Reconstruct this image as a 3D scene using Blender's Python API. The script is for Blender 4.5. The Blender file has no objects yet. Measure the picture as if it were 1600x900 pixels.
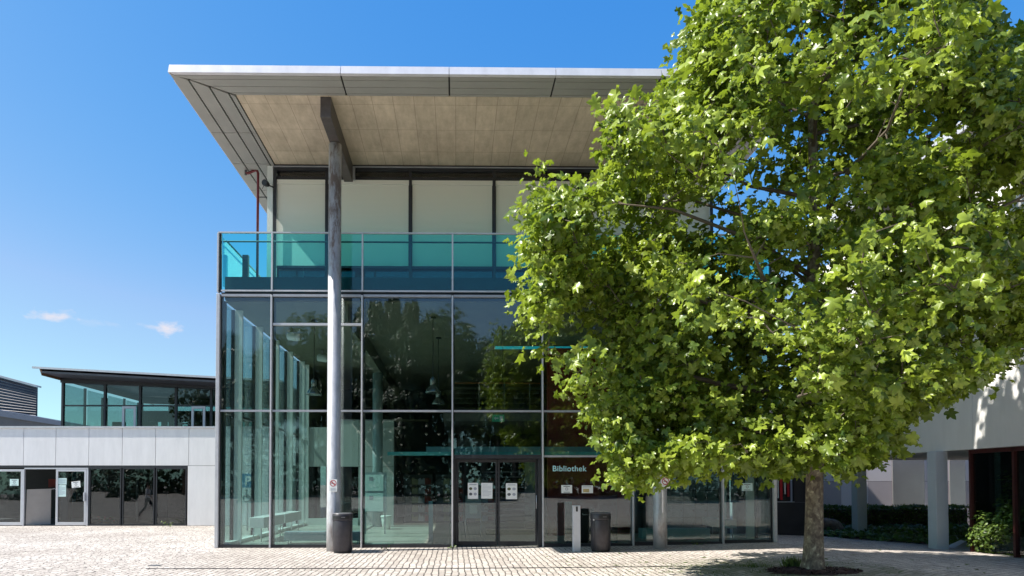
import bpy, bmesh, math, random
import numpy as np
from mathutils import Vector, Matrix
SC = bpy.context.scene
COL = SC.collection
R = math.radians
random.seed(4)

# ------------------------------------------------------------------ camera
F_PX, YAW, PIT, EYE = 1028.0, R(.75), R(1.3), 1.67
CX, CY = 712 + F_PX*math.tan(YAW), 757 - F_PX*math.tan(PIT)
cam_d = bpy.data.cameras.new('camera')
cam = bpy.data.objects.new('camera', cam_d)
COL.objects.link(cam)
SC.camera = cam
cam_d.sensor_width = 36
cam_d.lens = 36*F_PX/1600
cam_d.shift_x = (800 - CX)/1600
cam_d.shift_y = (CY - 450)/1600
cam_d.clip_start = .1
cam_d.clip_end = 5000
cam.location = (0, 0, EYE)
cam.rotation_euler = (R(90) + PIT, 0, -YAW)

# ------------------------------------------------------------------ sun, sky, exposure
SUN_DIR = Vector((1, .16, -1.22)).normalized()      # the way the light travels
sun_d = bpy.data.lights.new('sun', 'SUN')
sun_d.energy = 5.0
sun_d.angle = R(.53)
sun_d.color = (1, .95, .87)
sun = bpy.data.objects.new('sun', sun_d)
COL.objects.link(sun)
sun.rotation_euler = SUN_DIR.to_track_quat('-Z', 'Y').to_euler()
ELEV = math.asin(-SUN_DIR.z)
AZ = math.atan2(-SUN_DIR.x, -SUN_DIR.y)             # clockwise from +Y
W = bpy.data.worlds.new('World')
SC.world = W
W.use_nodes = True
wn, wl = W.node_tree.nodes, W.node_tree.links
wn.clear()
sky = wn.new('ShaderNodeTexSky')
sky.sky_type = 'NISHITA'
sky.sun_disc = False
sky.sun_elevation = ELEV
sky.sun_rotation = AZ
sky.altitude = 300
sky.air_density = 1.0
sky.dust_density = .6
sky.ozone_density = 3.0
hs = wn.new('ShaderNodeHueSaturation')
hs.inputs['Saturation'].default_value = 1.22
# deepen the blue as the photograph's polarised sky: one power curve per channel
sps = wn.new('ShaderNodeSeparateColor'); cbs = wn.new('ShaderNodeCombineColor')
bg = wn.new('ShaderNodeBackground')
bg.inputs['Strength'].default_value = .10
wo = wn.new('ShaderNodeOutputWorld')
wl.new(sky.outputs[0], hs.inputs['Color'])
wl.new(hs.outputs[0], sps.inputs[0])
for i, (k, g) in enumerate(((1.15, 1.6), (1.27, .8), (2.9, .3))):
    pw = wn.new('ShaderNodeMath'); pw.operation = 'POWER'; pw.inputs[1].default_value = g
    ml = wn.new('ShaderNodeMath'); ml.operation = 'MULTIPLY'; ml.inputs[1].default_value = k
    wl.new(sps.outputs[i], pw.inputs[0]); wl.new(pw.outputs[0], ml.inputs[0])
    if i == 0: red = ml
    else: wl.new(ml.outputs[0], cbs.inputs[i])
    if i == 1:                                     # keep the haze by the horizon from turning pink
        lim = wn.new('ShaderNodeMath'); lim.operation = 'MULTIPLY'; lim.inputs[1].default_value = .60
        mn = wn.new('ShaderNodeMath'); mn.operation = 'MINIMUM'
        wl.new(ml.outputs[0], lim.inputs[0]); wl.new(lim.outputs[0], mn.inputs[0]); wl.new(red.outputs[0], mn.inputs[1]); wl.new(mn.outputs[0], cbs.inputs[0])
wl.new(bg.outputs[0], wo.inputs[0])
# two small fair-weather wisps low over the left wing, and thin cirrus behind the camera
def pix_dir(px, py):
    v = Vector(((px - CX)/F_PX, 1, -(py - CY)/F_PX))
    return (Matrix.Rotation(-YAW, 3, 'Z') @ Matrix.Rotation(PIT, 3, 'X') @ v).normalized()
tc = wn.new('ShaderNodeTexCoord')
nz = wn.new('ShaderNodeTexNoise')
nz.inputs['Scale'].default_value = 55
nz.inputs['Detail'].default_value = 6
nz.inputs['Roughness'].default_value = .62
mp = wn.new('ShaderNodeMapping')
mp.inputs['Scale'].default_value = (1, 1, 2.2)
wl.new(tc.outputs['Generated'], mp.inputs[0])
wl.new(mp.outputs[0], nz.inputs[0])
prev = cbs.outputs[0]
for px, py, sx, sz, amt in ((75, 494, .030, .0085, .8), (100, 492, .016, .008, .5), (262, 513, .018, .011, .9), (240, 511, .022, .006, .5), (150, 505, .03, .005, .22)):
    d = pix_dir(px, py)
    sub = wn.new('ShaderNodeVectorMath'); sub.operation = 'SUBTRACT'
    sub.inputs[1].default_value = d
    wl.new(tc.outputs['Generated'], sub.inputs[0])
    mul = wn.new('ShaderNodeVectorMath'); mul.operation = 'MULTIPLY'
    mul.inputs[1].default_value = (1/sx, 1/sx, 1/sz)
    wl.new(sub.outputs[0], mul.inputs[0])
    ln = wn.new('ShaderNodeVectorMath'); ln.operation = 'LENGTH'
    wl.new(mul.outputs[0], ln.inputs[0])
    m1 = wn.new('ShaderNodeMath'); m1.operation = 'MULTIPLY_ADD'   # noise*1.6 - r
    m1.inputs[1].default_value = 2.6
    wl.new(nz.outputs[0], m1.inputs[0])
    neg = wn.new('ShaderNodeMath'); neg.operation = 'MULTIPLY'; neg.inputs[1].default_value = -1.0
    wl.new(ln.outputs['Value'], neg.inputs[0])
    wl.new(neg.outputs[0], m1.inputs[2])
    mr = wn.new('ShaderNodeMapRange')
    mr.inputs['From Min'].default_value = .35
    mr.inputs['From Max'].default_value = 1.3
    mr.inputs['To Max'].default_value = amt
    wl.new(m1.outputs[0], mr.inputs['Value'])
    mx = wn.new('ShaderNodeMixRGB')
    mx.inputs['Color2'].default_value = (4.2, 4.1, 4.5, 1)
    wl.new(mr.outputs[0], mx.inputs['Fac'])
    wl.new(prev, mx.inputs['Color1'])
    prev = mx.outputs[0]
wl.new(prev, bg.inputs['Color'])
SC.view_settings.view_transform = 'Standard'
SC.view_settings.look = 'None'
SC.view_settings.exposure = 1.0
SC.view_settings.gamma = 1
SC.view_settings.use_curve_mapping = False
SC.cycles.use_denoising = True
SC.cycles.max_bounces = 10
SC.cycles.transparent_max_bounces = 24
SC.cycles.glossy_bounces = 4
SC.cycles.transmission_bounces = 6
SC.cycles.sample_clamp_indirect = 6

# ------------------------------------------------------------------ materials
def new_mat(name):
    m = bpy.data.materials.new(name)
    m.use_nodes = True
    n, l = m.node_tree.nodes, m.node_tree.links
    b = n['Principled BSDF']
    return m, n, l, b
def rgb(c): return (c[0], c[1], c[2], 1)
def pm(name, col, rough=.5, metal=0, var=.12, scale=3.0, bump=0.0, bscale=40, spec=.5, stretch=(1, 1, 1)):
    """principled with a noisy tone; world-space noise so repeats differ"""
    m, n, l, b = new_mat(name)
    g = n.new('ShaderNodeNewGeometry')
    mpn = n.new('ShaderNodeMapping'); mpn.inputs['Scale'].default_value = stretch
    l.new(g.outputs['Position'], mpn.inputs[0])
    t = n.new('ShaderNodeTexNoise')
    t.inputs['Scale'].default_value = scale
    t.inputs['Detail'].default_value = 6
    t.inputs['Roughness'].default_value = .65
    l.new(mpn.outputs[0], t.inputs[0])
    r = n.new('ShaderNodeValToRGB')
    r.color_ramp.elements[0].position = .3
    r.color_ramp.elements[1].position = .72
    r.color_ramp.elements[0].color = rgb([c*(1 - var) for c in col])
    r.color_ramp.elements[1].color = rgb([min(1, c*(1 + var)) for c in col])
    l.new(t.outputs[0], r.inputs[0])
    l.new(r.outputs[0], b.inputs['Base Color'])
    b.inputs['Roughness'].default_value = rough
    b.inputs['Metallic'].default_value = metal
    b.inputs['Specular IOR Level'].default_value = spec
    if bump:
        t2 = n.new('ShaderNodeTexNoise'); t2.inputs['Scale'].default_value = bscale; t2.inputs['Detail'].default_value = 4
        l.new(g.outputs['Position'], t2.inputs[0])
        bp = n.new('ShaderNodeBump'); bp.inputs['Strength'].default_value = bump; bp.inputs['Distance'].default_value = .01
        l.new(t2.outputs[0], bp.inputs['Height']); l.new(bp.outputs[0], b.inputs['Normal'])
    return m
def glass(name, tint, refl=.06, wob=.35, rtint=(1, 1, 1), film=None):
    m = bpy.data.materials.new(name); m.use_nodes = True
    n, l = m.node_tree.nodes, m.node_tree.links
    n.clear()
    o = n.new('ShaderNodeOutputMaterial')
    t = n.new('ShaderNodeBsdfTransparent'); t.inputs[0].default_value = rgb(tint)
    gl = n.new('ShaderNodeBsdfGlossy'); gl.inputs['Roughness'].default_value = 0; gl.inputs['Color'].default_value = rgb(rtint)
    lw = n.new('ShaderNodeLayerWeight')
    p = n.new('ShaderNodeMath'); p.operation = 'POWER'; p.inputs[1].default_value = 4.0
    l.new(lw.outputs['Facing'], p.inputs[0])
    ma = n.new('ShaderNodeMath'); ma.operation = 'MULTIPLY_ADD'; ma.inputs[1].default_value = .8; ma.inputs[2].default_value = refl
    l.new(p.outputs[0], ma.inputs[0])
    g = n.new('ShaderNodeNewGeometry')
    nt = n.new('ShaderNodeTexNoise'); nt.inputs['Scale'].default_value = .8; nt.inputs['Detail'].default_value = 1
    l.new(g.outputs['Position'], nt.inputs[0])
    bp = n.new('ShaderNodeBump'); bp.inputs['Strength'].default_value = wob; bp.inputs['Distance'].default_value = .004
    l.new(nt.outputs[0], bp.inputs['Height']); l.new(bp.outputs[0], gl.inputs['Normal'])
    mx = n.new('ShaderNodeMixShader')
    l.new(ma.outputs[0], mx.inputs[0]); l.new(t.outputs[0], mx.inputs[1]); l.new(gl.outputs[0], mx.inputs[2])
    out = mx.outputs[0]
    if film:                                    # tinted interlayer that scatters a little light
        df = n.new('ShaderNodeBsdfDiffuse'); df.inputs[0].default_value = rgb(film)
        m2 = n.new('ShaderNodeMixShader'); m2.inputs[0].default_value = .025
        l.new(out, m2.inputs[1]); l.new(df.outputs[0], m2.inputs[2]); out = m2.outputs[0]
    l.new(out, o.inputs[0])
    return m

M = {}
M['glass'] = glass('facade_glass', (.78, .84, .815), .072, .08, (.92, .97, 1))
M['glass_side'] = glass('side_glass', (.66, .80, .80), .03, .1)
M['glass_teal'] = glass('balustrade_glass', (.53, .95, .93), .035, .1)
M['glass_teal_soft'] = glass('side_balustrade_glass', (.5, .86, .86), .03, .2)
M['glass_dark'] = glass('dark_glass', (.62, .66, .66), .06)
M['glass_wing'] = glass('annex_glass', (.60, .66, .66), .06, .12)
M['glass_pav'] = glass('pavilion_glass', (.64, .745, .74), .04)
M['glass_edge'] = pm('teal_glass_edge', (.10, .42, .42), .15, var=.05)
M['steel'] = pm('grey_steel', (.36, .37, .40), .38, .25, .12, 6)
M['steel_light'] = pm('light_steel', (.54, .54, .555), .35, .25, .1, 6)
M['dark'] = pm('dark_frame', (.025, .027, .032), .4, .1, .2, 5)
M['navy'] = pm('slab_cladding', (.010, .020, .026), .35, 0, .2, 4)
M['fascia'] = pm('zinc_fascia', (.62, .61, .645), .35, .15, .12, 2.5, stretch=(1, 1, .4))
M['soffit'] = pm('soffit_panel', (.33, .325, .30), .5, .2, .07, 1.5)
M['black_gap'] = pm('roof_core', (.012, .012, .012), .8)
M['brown_steel'] = pm('beam_paint', (.085, .072, .068), .5, .1, .25, 5)
M['white'] = pm('white_paint', (.72, .73, .72), .5, 0, .05, 2)
M['post_white'] = pm('white_post', (.66, .70, .67), .5, 0, .06, 2)
M['floor'] = pm('hall_floor', (.40, .42, .37), .3, 0, .12, 1.5)
M['ceil'] = pm('hall_ceiling', (.17, .17, .125), .8, 0, .12, 1.2)
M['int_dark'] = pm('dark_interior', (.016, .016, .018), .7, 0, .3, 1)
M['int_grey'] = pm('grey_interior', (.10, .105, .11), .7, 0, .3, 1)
M['panel_in'] = pm('partition_panel', (.50, .52, .50), .6, 0, .06, 1)
M['cladding'] = pm('annex_cladding', (.765, .75, .745), .5, 0, .065, 2.2, stretch=(1.6, 1, .35))
M['frame_lt'] = pm('light_alu', (.55, .55, .58), .35, .3, .06, 4)
M['red_wall'] = pm('red_wall', (.19, .016, .011), .6, 0, .25, 1.3)
M['orange_rail'] = pm('orange_rail', (.30, .12, .03), .4, 0, .1)
M['red_pipe'] = pm('red_pipe', (.13, .012, .018), .4, 0, .2, 5)
M['paper'] = pm('paper', (.82, .83, .80), .7, 0, .03)
M['paper_cool'] = pm('cool_paper', (.62, .80, .76), .7, 0, .04)
M['print'] = pm('printed_ink', (.10, .11, .12), .7)
M['print_grey'] = pm('grey_print', (.38, .40, .45), .7)
M['print_olive'] = pm('olive_print', (.10, .11, .05), .7)
M['print_tan'] = pm('tan_print', (.55, .42, .18), .7)
M['sign_red'] = pm('sign_red', (.42, .03, .05), .5)
M['sign_blue'] = pm('sign_blue', (.01, .22, .42), .5, var=.04)
M['exit_green'] = pm('exit_green', (.05, .50, .28), .5, var=.04)
M['letters'] = pm('letters', (.42, .70, .70), .5, var=.03)
M['bin'] = pm('bin_paint', (.050, .047, .055), .42, .35, .2, 8, .1, 90)
M['bin_black'] = pm('bin_black', (.008, .008, .010), .5)
M['bin_lid'] = pm('bin_lid', (.13, .13, .14), .35, .3, .1)
M['post_grey'] = pm('pillar_grey', (.60, .61, .66), .4, .15, .05, 4)
M['board'] = pm('board', (.42, .37, .32), .7, 0, .06)
M['wood_soffit'] = pm('wood_soffit', (.26, .14, .075), .6, 0, .2, 2, stretch=(1, 8, 1))
M['roof_dark'] = pm('dark_roof', (.10, .10, .115), .45, .3, .12, 2)
M['louvre'] = pm('louvre_blue', (.10, .12, .17), .45, .3, .1, 2)
M['chair'] = pm('chair_brown', (.07, .06, .035), .7)
M['metal_lamp'] = pm('lamp_metal', (.30, .32, .32), .25, .7, .1)
M['locker'] = pm('locker_door', (.10, .14, .14), .35, .1, .12, 3)
M['bench_teal'] = pm('bench_teal', (.16, .34, .36), .45, 0, .06)
M['bench_blue'] = pm('bench_blue', (.30, .38, .40), .5, 0, .06)
M['bucket'] = pm('bucket', (.75, .80, .76), .4, 0, .03)
M['stair'] = pm('stair_tread', (.13, .125, .13), .5)
M['stair_y'] = pm('stair_nosing', (.28, .27, .16), .5)
M['anthracite'] = pm('anthracite', (.022, .022, .028), .5, .1, .2, 3)
M['vivid_red'] = pm('vivid_red', (.50, .01, .02), .4)
M['pale_reflection'] = pm('pale_reflection', (.6, .6, .6), .4)
M['win_red'] = pm('dark_red_frame', (.055, .010, .008), .5, 0, .15)
M['conc_white'] = pm('pale_concrete', (.74, .73, .70), .75, 0, .06, .9, .15, 30, stretch=(3, 3, .6))
M['conc_post'] = pm('post_concrete', (.52, .56, .61), .7, 0, .07, 1.5, .1, 30)
M['frost'] = pm('frosted_panel', (.26, .255, .26), .25, .3, .1, .8)
M['wall_pale'] = pm('pale_wall_panel', (.62, .58, .62), .6, 0, .04, 1)
M['wall_shaded'] = pm('shaded_wall_panel', (.40, .36, .39), .6, 0, .05, 1)
M['rock'] = pm('rock', (.17, .12, .09), .9, 0, .35, 4, .8, 12)
M['mulch'] = pm('mulch', (.050, .022, .020), .95, 0, .5, 30, .8, 60)
M['skin'] = pm('skin', (.50, .30, .22), .6)
M['shirt'] = pm('shirt', (.70, .72, .78), .8)
M['trousers'] = pm('trousers', (.03, .03, .045), .8)
M['hair'] = pm('hair', (.04, .025, .015), .7)
M['cyan'] = pm('cyan_tube', (.02, .50, .60), .3)
nb = M['cyan'].node_tree.nodes['Principled BSDF']
nb.inputs['Emission Color'].default_value = (.02, .55, .68, 1)
nb.inputs['Emission Strength'].default_value = .22  # weak glow put into the turquoise bar's material

def sett_mat():
    m, n, l, b = new_mat('cobble_setts')
    g = n.new('ShaderNodeNewGeometry')
    sep = n.new('ShaderNodeSeparateXYZ'); l.new(g.outputs['Position'], sep.inputs[0])
    def noise(scale, det=3, src=None):
        t = n.new('ShaderNodeTexNoise'); t.inputs['Scale'].default_value = scale; t.inputs['Detail'].default_value = det
        l.new(src or g.outputs['Position'], t.inputs[0]); return t
    # wobble so no joint is dead straight
    w1 = noise(2.2, 2); w2 = noise(9.0, 2)
    def warp(axis, t, amt, base):
        s = n.new('ShaderNodeSeparateXYZ'); l.new(t.outputs['Color'], s.inputs[0])
        a = n.new('ShaderNodeMath'); a.operation = 'MULTIPLY_ADD'; a.inputs[1].default_value = amt
        l.new(s.outputs[axis], a.inputs[0]); l.new(base, a.inputs[2]); return a.outputs[0]
    x = warp(0, w2, .045, warp(0, w1, .10, sep.outputs[0]))
    y = warp(1, w2, .06, warp(1, w1, .12, sep.outputs[1]))
    # left forecourt is laid more irregularly: extra wobble
    lf = n.new('ShaderNodeMapRange'); lf.inputs['From Min'].default_value = -4.5; lf.inputs['From Max'].default_value = -8
    l.new(sep.outputs[0], lf.inputs['Value'])
    w3 = noise(5.5, 2)
    s3 = n.new('ShaderNodeSeparateXYZ'); l.new(w3.outputs['Color'], s3.inputs[0])
    a3 = n.new('ShaderNodeMath'); a3.operation = 'MULTIPLY'; l.new(s3.outputs[0], a3.inputs[0]); l.new(lf.outputs[0], a3.inputs[1])
    a4 = n.new('ShaderNodeMath'); a4.operation = 'MULTIPLY_ADD'; a4.inputs[1].default_value = .26; l.new(a3.outputs[0], a4.inputs[0]); l.new(x, a4.inputs[2])
    cv = n.new('ShaderNodeCombineXYZ')
    l.new(y, cv.inputs[0]); l.new(a4.outputs[0], cv.inputs[1])
    br = n.new('ShaderNodeTexBrick')
    br.inputs['Scale'].default_value = 1
    br.inputs['Brick Width'].default_value = .17
    br.inputs['Row Height'].default_value = .125
    br.inputs['Mortar Size'].default_value = .0115
    br.inputs['Mortar Smooth'].default_value = .25
    br.inputs['Bias'].default_value = -.1
    br.inputs['Color1'].default_value = (.47, .425, .385, 1)
    br.inputs['Color2'].default_value = (.71, .655, .60, 1)
    br.inputs['Mortar'].default_value = (.06, .052, .048, 1)
    l.new(cv.outputs[0], br.inputs[0])
    # broad dirt and wear
    big = noise(.35, 5)
    rp = n.new('ShaderNodeValToRGB')
    rp.color_ramp.elements[0].position = .3; rp.color_ramp.elements[0].color = (.73, .705, .685, 1)
    rp.color_ramp.elements[1].position = .65; rp.color_ramp.elements[1].color = (1, 1, 1, 1)
    l.new(big.outputs[0], rp.inputs[0])
    fine = noise(38, 4)
    rf = n.new('ShaderNodeValToRGB')
    rf.color_ramp.elements[0].position = .3; rf.color_ramp.elements[0].color = (.82, .82, .82, 1)
    rf.color_ramp.elements[1].position = .7; rf.color_ramp.elements[1].color = (1.08, 1.06, 1.04, 1)
    l.new(fine.outputs[0], rf.inputs[0])
    mu = n.new('ShaderNodeMixRGB'); mu.blend_type = 'MULTIPLY'; mu.inputs[0].default_value = 1
    l.new(br.outputs[0], mu.inputs[1]); l.new(rp.outputs[0], mu.inputs[2])
    mu2 = n.new('ShaderNodeMixRGB'); mu2.blend_type = 'MULTIPLY'; mu2.inputs[0].default_value = 1
    l.new(mu.outputs[0], mu2.inputs[1]); l.new(rf.outputs[0], mu2.inputs[2])
    # moss in the joints round the tree
    vd = n.new('ShaderNodeVectorMath'); vd.operation = 'DISTANCE'; vd.inputs[1].default_value = (6.2, 12.2, .1)
    l.new(g.outputs['Position'], vd.inputs[0])
    mm = n.new('ShaderNodeMapRange'); mm.inputs['From Min'].default_value = 3.6; mm.inputs['From Max'].default_value = .8
    l.new(vd.outputs['Value'], mm.inputs['Value'])
    mn = noise(3.3, 5)
    mt = n.new('ShaderNodeMath'); mt.operation = 'MULTIPLY'; l.new(mm.outputs[0], mt.inputs[0]); l.new(mn.outputs[0], mt.inputs[1])
    ms = n.new('ShaderNodeMapRange'); ms.inputs['From Min'].default_value = .22; ms.inputs['From Max'].default_value = .48; ms.inputs['To Max'].default_value = .75
    l.new(mt.outputs[0], ms.inputs['Value'])
    mg = n.new('ShaderNodeMixRGB'); mg.inputs[2].default_value = (.10, .12, .05, 1)
    l.new(ms.outputs[0], mg.inputs[0]); l.new(mu2.outputs[0], mg.inputs[1])
    l.new(mg.outputs[0], b.inputs['Base Color'])
    b.inputs['Roughness'].default_value = .75
    iv = n.new('ShaderNodeMath'); iv.operation = 'SUBTRACT'; iv.inputs[0].default_value = 1; l.new(br.outputs['Fac'], iv.inputs[1])
    ad = n.new('ShaderNodeMath'); ad.operation = 'MULTIPLY_ADD'; ad.inputs[1].default_value = .35; l.new(fine.outputs[0], ad.inputs[0]); l.new(iv.outputs[0], ad.inputs[2])
    bp = n.new('ShaderNodeBump'); bp.inputs['Strength'].default_value = .7; bp.inputs['Distance'].default_value = .012
    l.new(ad.outputs[0], bp.inputs['Height']); l.new(bp.outputs[0], b.inputs['Normal'])
    return m
M['setts'] = sett_mat()

def concrete_soffit():
    m, n, l, b = new_mat('concrete_soffit')
    g = n.new('ShaderNodeNewGeometry')
    sep = n.new('ShaderNodeSeparateXYZ'); l.new(g.outputs['Position'], sep.inputs[0])
    cv = n.new('ShaderNodeCombineXYZ'); l.new(sep.outputs[1], cv.inputs[0]); l.new(sep.outputs[0], cv.inputs[1])
    br = n.new('ShaderNodeTexBrick'); br.offset = 0.0
    br.inputs['Scale'].default_value = 1; br.inputs['Brick Width'].default_value = 1.12; br.inputs['Row Height'].default_value = .5
    br.inputs['Mortar Size'].default_value = .009; br.inputs['Mortar Smooth'].default_value = .5
    br.inputs['Color1'].default_value = (.61, .53, .42, 1); br.inputs['Color2'].default_value = (.53, .46, .365, 1)
    br.inputs['Mortar'].default_value = (.36, .30, .235, 1)
    l.new(cv.outputs[0], br.inputs[0])
    def noise(sc, st):
        mpn = n.new('ShaderNodeMapping'); mpn.inputs['Scale'].default_value = st; l.new(g.outputs['Position'], mpn.inputs[0])
        t = n.new('ShaderNodeTexNoise'); t.inputs['Scale'].default_value = sc; t.inputs['Detail'].default_value = 6; t.inputs['Roughness'].default_value = .7
        l.new(mpn.outputs[0], t.inputs[0])
        r = n.new('ShaderNodeValToRGB')
        r.color_ramp.elements[0].position = .28; r.color_ramp.elements[0].color = (.72, .70, .66, 1)
        r.color_ramp.elements[1].position = .7; r.color_ramp.elements[1].color = (1.1, 1.08, 1.05, 1)
        l.new(t.outputs[0], r.inputs[0]); return r.outputs[0]
    prev = br.outputs[0]
    for o in (noise(1.1, (1, 1, 1)), noise(7, (1, .25, 1))):
        mu = n.new('ShaderNodeMixRGB'); mu.blend_type = 'MULTIPLY'; mu.inputs[0].default_value = .8
        l.new(prev, mu.inputs[1]); l.new(o, mu.inputs[2]); prev = mu.outputs[0]
    l.new(prev, b.inputs['Base Color']); b.inputs['Roughness'].default_value = .85
    return m
M['soffit_conc'] = concrete_soffit()

def galvanised():
    m, n, l, b = new_mat('galvanised_column')
    g = n.new('ShaderNodeNewGeometry')
    def noise(sc, st, lo, hi):
        mpn = n.new('ShaderNodeMapping'); mpn.inputs['Scale'].default_value = st; l.new(g.outputs['Position'], mpn.inputs[0])
        t = n.new('ShaderNodeTexNoise'); t.inputs['Scale'].default_value = sc; t.inputs['Detail'].default_value = 6; t.inputs['Roughness'].default_value = .7
        l.new(mpn.outputs[0], t.inputs[0])
        r = n.new('ShaderNodeMapRange'); r.inputs['From Min'].default_value = lo; r.inputs['From Max'].default_value = hi
        l.new(t.outputs[0], r.inputs['Value']); return r.outputs[0]
    base = n.new('ShaderNodeMixRGB'); base.inputs[1].default_value = (.36, .365, .385, 1); base.inputs[2].default_value = (.52, .52, .535, 1)
    l.new(noise(5, (1, 1, .5), .35, .65), base.inputs[0])
    sep = n.new('ShaderNodeSeparateXYZ'); l.new(g.outputs['Position'], sep.inputs[0])
    up = n.new('ShaderNodeMapRange'); up.inputs['From Min'].default_value = 6.2; up.inputs['From Max'].default_value = 7.6
    l.new(sep.outputs[2], up.inputs['Value'])
    dn = n.new('ShaderNodeMapRange'); dn.inputs['From Min'].default_value = 1.6; dn.inputs['From Max'].default_value = .7
    dn.inputs['To Max'].default_value = .5
    l.new(sep.outputs[2], dn.inputs['Value'])
    ad = n.new('ShaderNodeMath'); ad.operation = 'MAXIMUM'; l.new(up.outputs[0], ad.inputs[0]); l.new(dn.outputs[0], ad.inputs[1])
    mu = n.new('ShaderNodeMath'); mu.operation = 'MULTIPLY'; l.new(ad.outputs[0], mu.inputs[0]); l.new(noise(3.2, (2, 2, .55), .47, .58), mu.inputs[1])
    mx = n.new('ShaderNodeMixRGB'); mx.inputs[2].default_value = (.20, .155, .135, 1)
    l.new(mu.outputs[0], mx.inputs[0]); l.new(base.outputs[0], mx.inputs[1])
    l.new(mx.outputs[0], b.inputs['Base Color'])
    b.inputs['Metallic'].default_value = .25; b.inputs['Roughness'].default_value = .42
    return m
M['galv'] = galvanised()

def blind_mat():
    m, n, l, b = new_mat('blind_fabric')
    g = n.new('ShaderNodeNewGeometry')
    w = n.new('ShaderNodeTexWave'); w.bands_direction = 'Z'; w.inputs['Scale'].default_value = 9; w.inputs['Distortion'].default_value = .6
    l.new(g.outputs['Position'], w.inputs[0])
    r = n.new('ShaderNodeValToRGB'); r.color_ramp.elements[0].color = (.66, .65, .58, 1); r.color_ramp.elements[1].color = (.71, .70, .63, 1)
    l.new(w.outputs[0], r.inputs[0]); l.new(r.outputs[0], b.inputs['Base Color']); b.inputs['Roughness'].default_value = .9
    b.inputs['Sheen Weight'].default_value = 1.0; b.inputs['Sheen Roughness'].default_value = .45; b.inputs['Sheen Tint'].default_value = (1, .97, .92, 1)
    return m
M['blind'] = blind_mat()

def leaf_mat(name, c0, c1, trans, tfac, rough=.42):
    m, n, l, b = new_mat(name)
    at = n.new('ShaderNodeAttribute'); at.attribute_name = 'tone'
    r = n.new('ShaderNodeValToRGB')
    r.color_ramp.elements[0].color = rgb(c0); r.color_ramp.elements[1].color = rgb(c1)
    l.new(at.outputs['Fac'], r.inputs[0])
    l.new(r.outputs[0], b.inputs['Base Color']); b.inputs['Roughness'].default_value = rough
    b.inputs['Specular IOR Level'].default_value = .4
    tr = n.new('ShaderNodeBsdfTranslucent')
    mc = n.new('ShaderNodeMixRGB'); mc.blend_type = 'MIX'; mc.inputs[0].default_value = .5; mc.inputs[2].default_value = rgb(trans)
    l.new(r.outputs[0], mc.inputs[1]); l.new(mc.outputs[0], tr.inputs[0])
    mx = n.new('ShaderNodeMixShader'); mx.inputs[0].default_value = tfac
    l.new(b.outputs[0], mx.inputs[1]); l.new(tr.outputs[0], mx.inputs[2])
    l.new(mx.outputs[0], n['Material Output'].inputs[0])
    return m
M['leaf'] = leaf_mat('plane_leaf', (.045, .092, .012), (.34, .42, .055), (.42, .57, .025), .34, .34)
M['ivy'] = leaf_mat('ivy_leaf', (.035, .075, .016), (.10, .18, .03), (.15, .3, .03), .25)
M['hedge'] = leaf_mat('hedge_leaf', (.04, .08, .014), (.12, .18, .03), (.2, .3, .03), .25)
M['far_leaf'] = leaf_mat('far_leaf', (.03, .055, .012), (.07, .11, .022), (.10, .16, .02), .2)
M['pine_leaf'] = leaf_mat('pine_leaf', (.018, .035, .014), (.04, .065, .02), (.05, .08, .02), .12)
M['grass'] = leaf_mat('grass_blade', (.05, .09, .02), (.12, .17, .04), (.2, .3, .03), .25)
M['petal'] = pm('petal', (.55, .03, .06), .6)
def bark():
    m, n, l, b = new_mat('plane_bark')
    g = n.new('ShaderNodeNewGeometry')
    mpn = n.new('ShaderNodeMapping'); mpn.inputs['Scale'].default_value = (1, 1, .7); l.new(g.outputs['Position'], mpn.inputs[0])
    v = n.new('ShaderNodeTexNoise'); v.inputs['Scale'].default_value = 14; v.inputs['Detail'].default_value = 3; v.inputs['Distortion'].default_value = .6
    l.new(mpn.outputs[0], v.inputs[0])
    r = n.new('ShaderNodeValToRGB'); r.color_ramp.interpolation = 'EASE'
    e = r.color_ramp.elements
    e[0].position = .36; e[0].color = (.085, .065, .05, 1)
    e[1].position = .62; e[1].color = (.22, .19, .135, 1)
    q = e.new(.48); q.color = (.14, .112, .082, 1)
    q = e.new(.69); q.color = (.40, .36, .26, 1)
    l.new(v.outputs[0], r.inputs[0]); l.new(r.outputs[0], b.inputs['Base Color']); b.inputs['Roughness'].default_value = .85
    t = n.new('ShaderNodeTexNoise'); t.inputs['Scale'].default_value = 25; t.inputs['Detail'].default_value = 5
    l.new(g.outputs['Position'], t.inputs[0])
    bp = n.new('ShaderNodeBump'); bp.inputs['Strength'].default_value = .5; bp.inputs['Distance'].default_value = .012
    l.new(t.outputs[0], bp.inputs['Height']); l.new(bp.outputs[0], b.inputs['Normal'])
    return m
M['bark'] = bark()
M['twig'] = pm('twig_bark', (.12, .095, .07), .9, 0, .3, 12)

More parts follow.
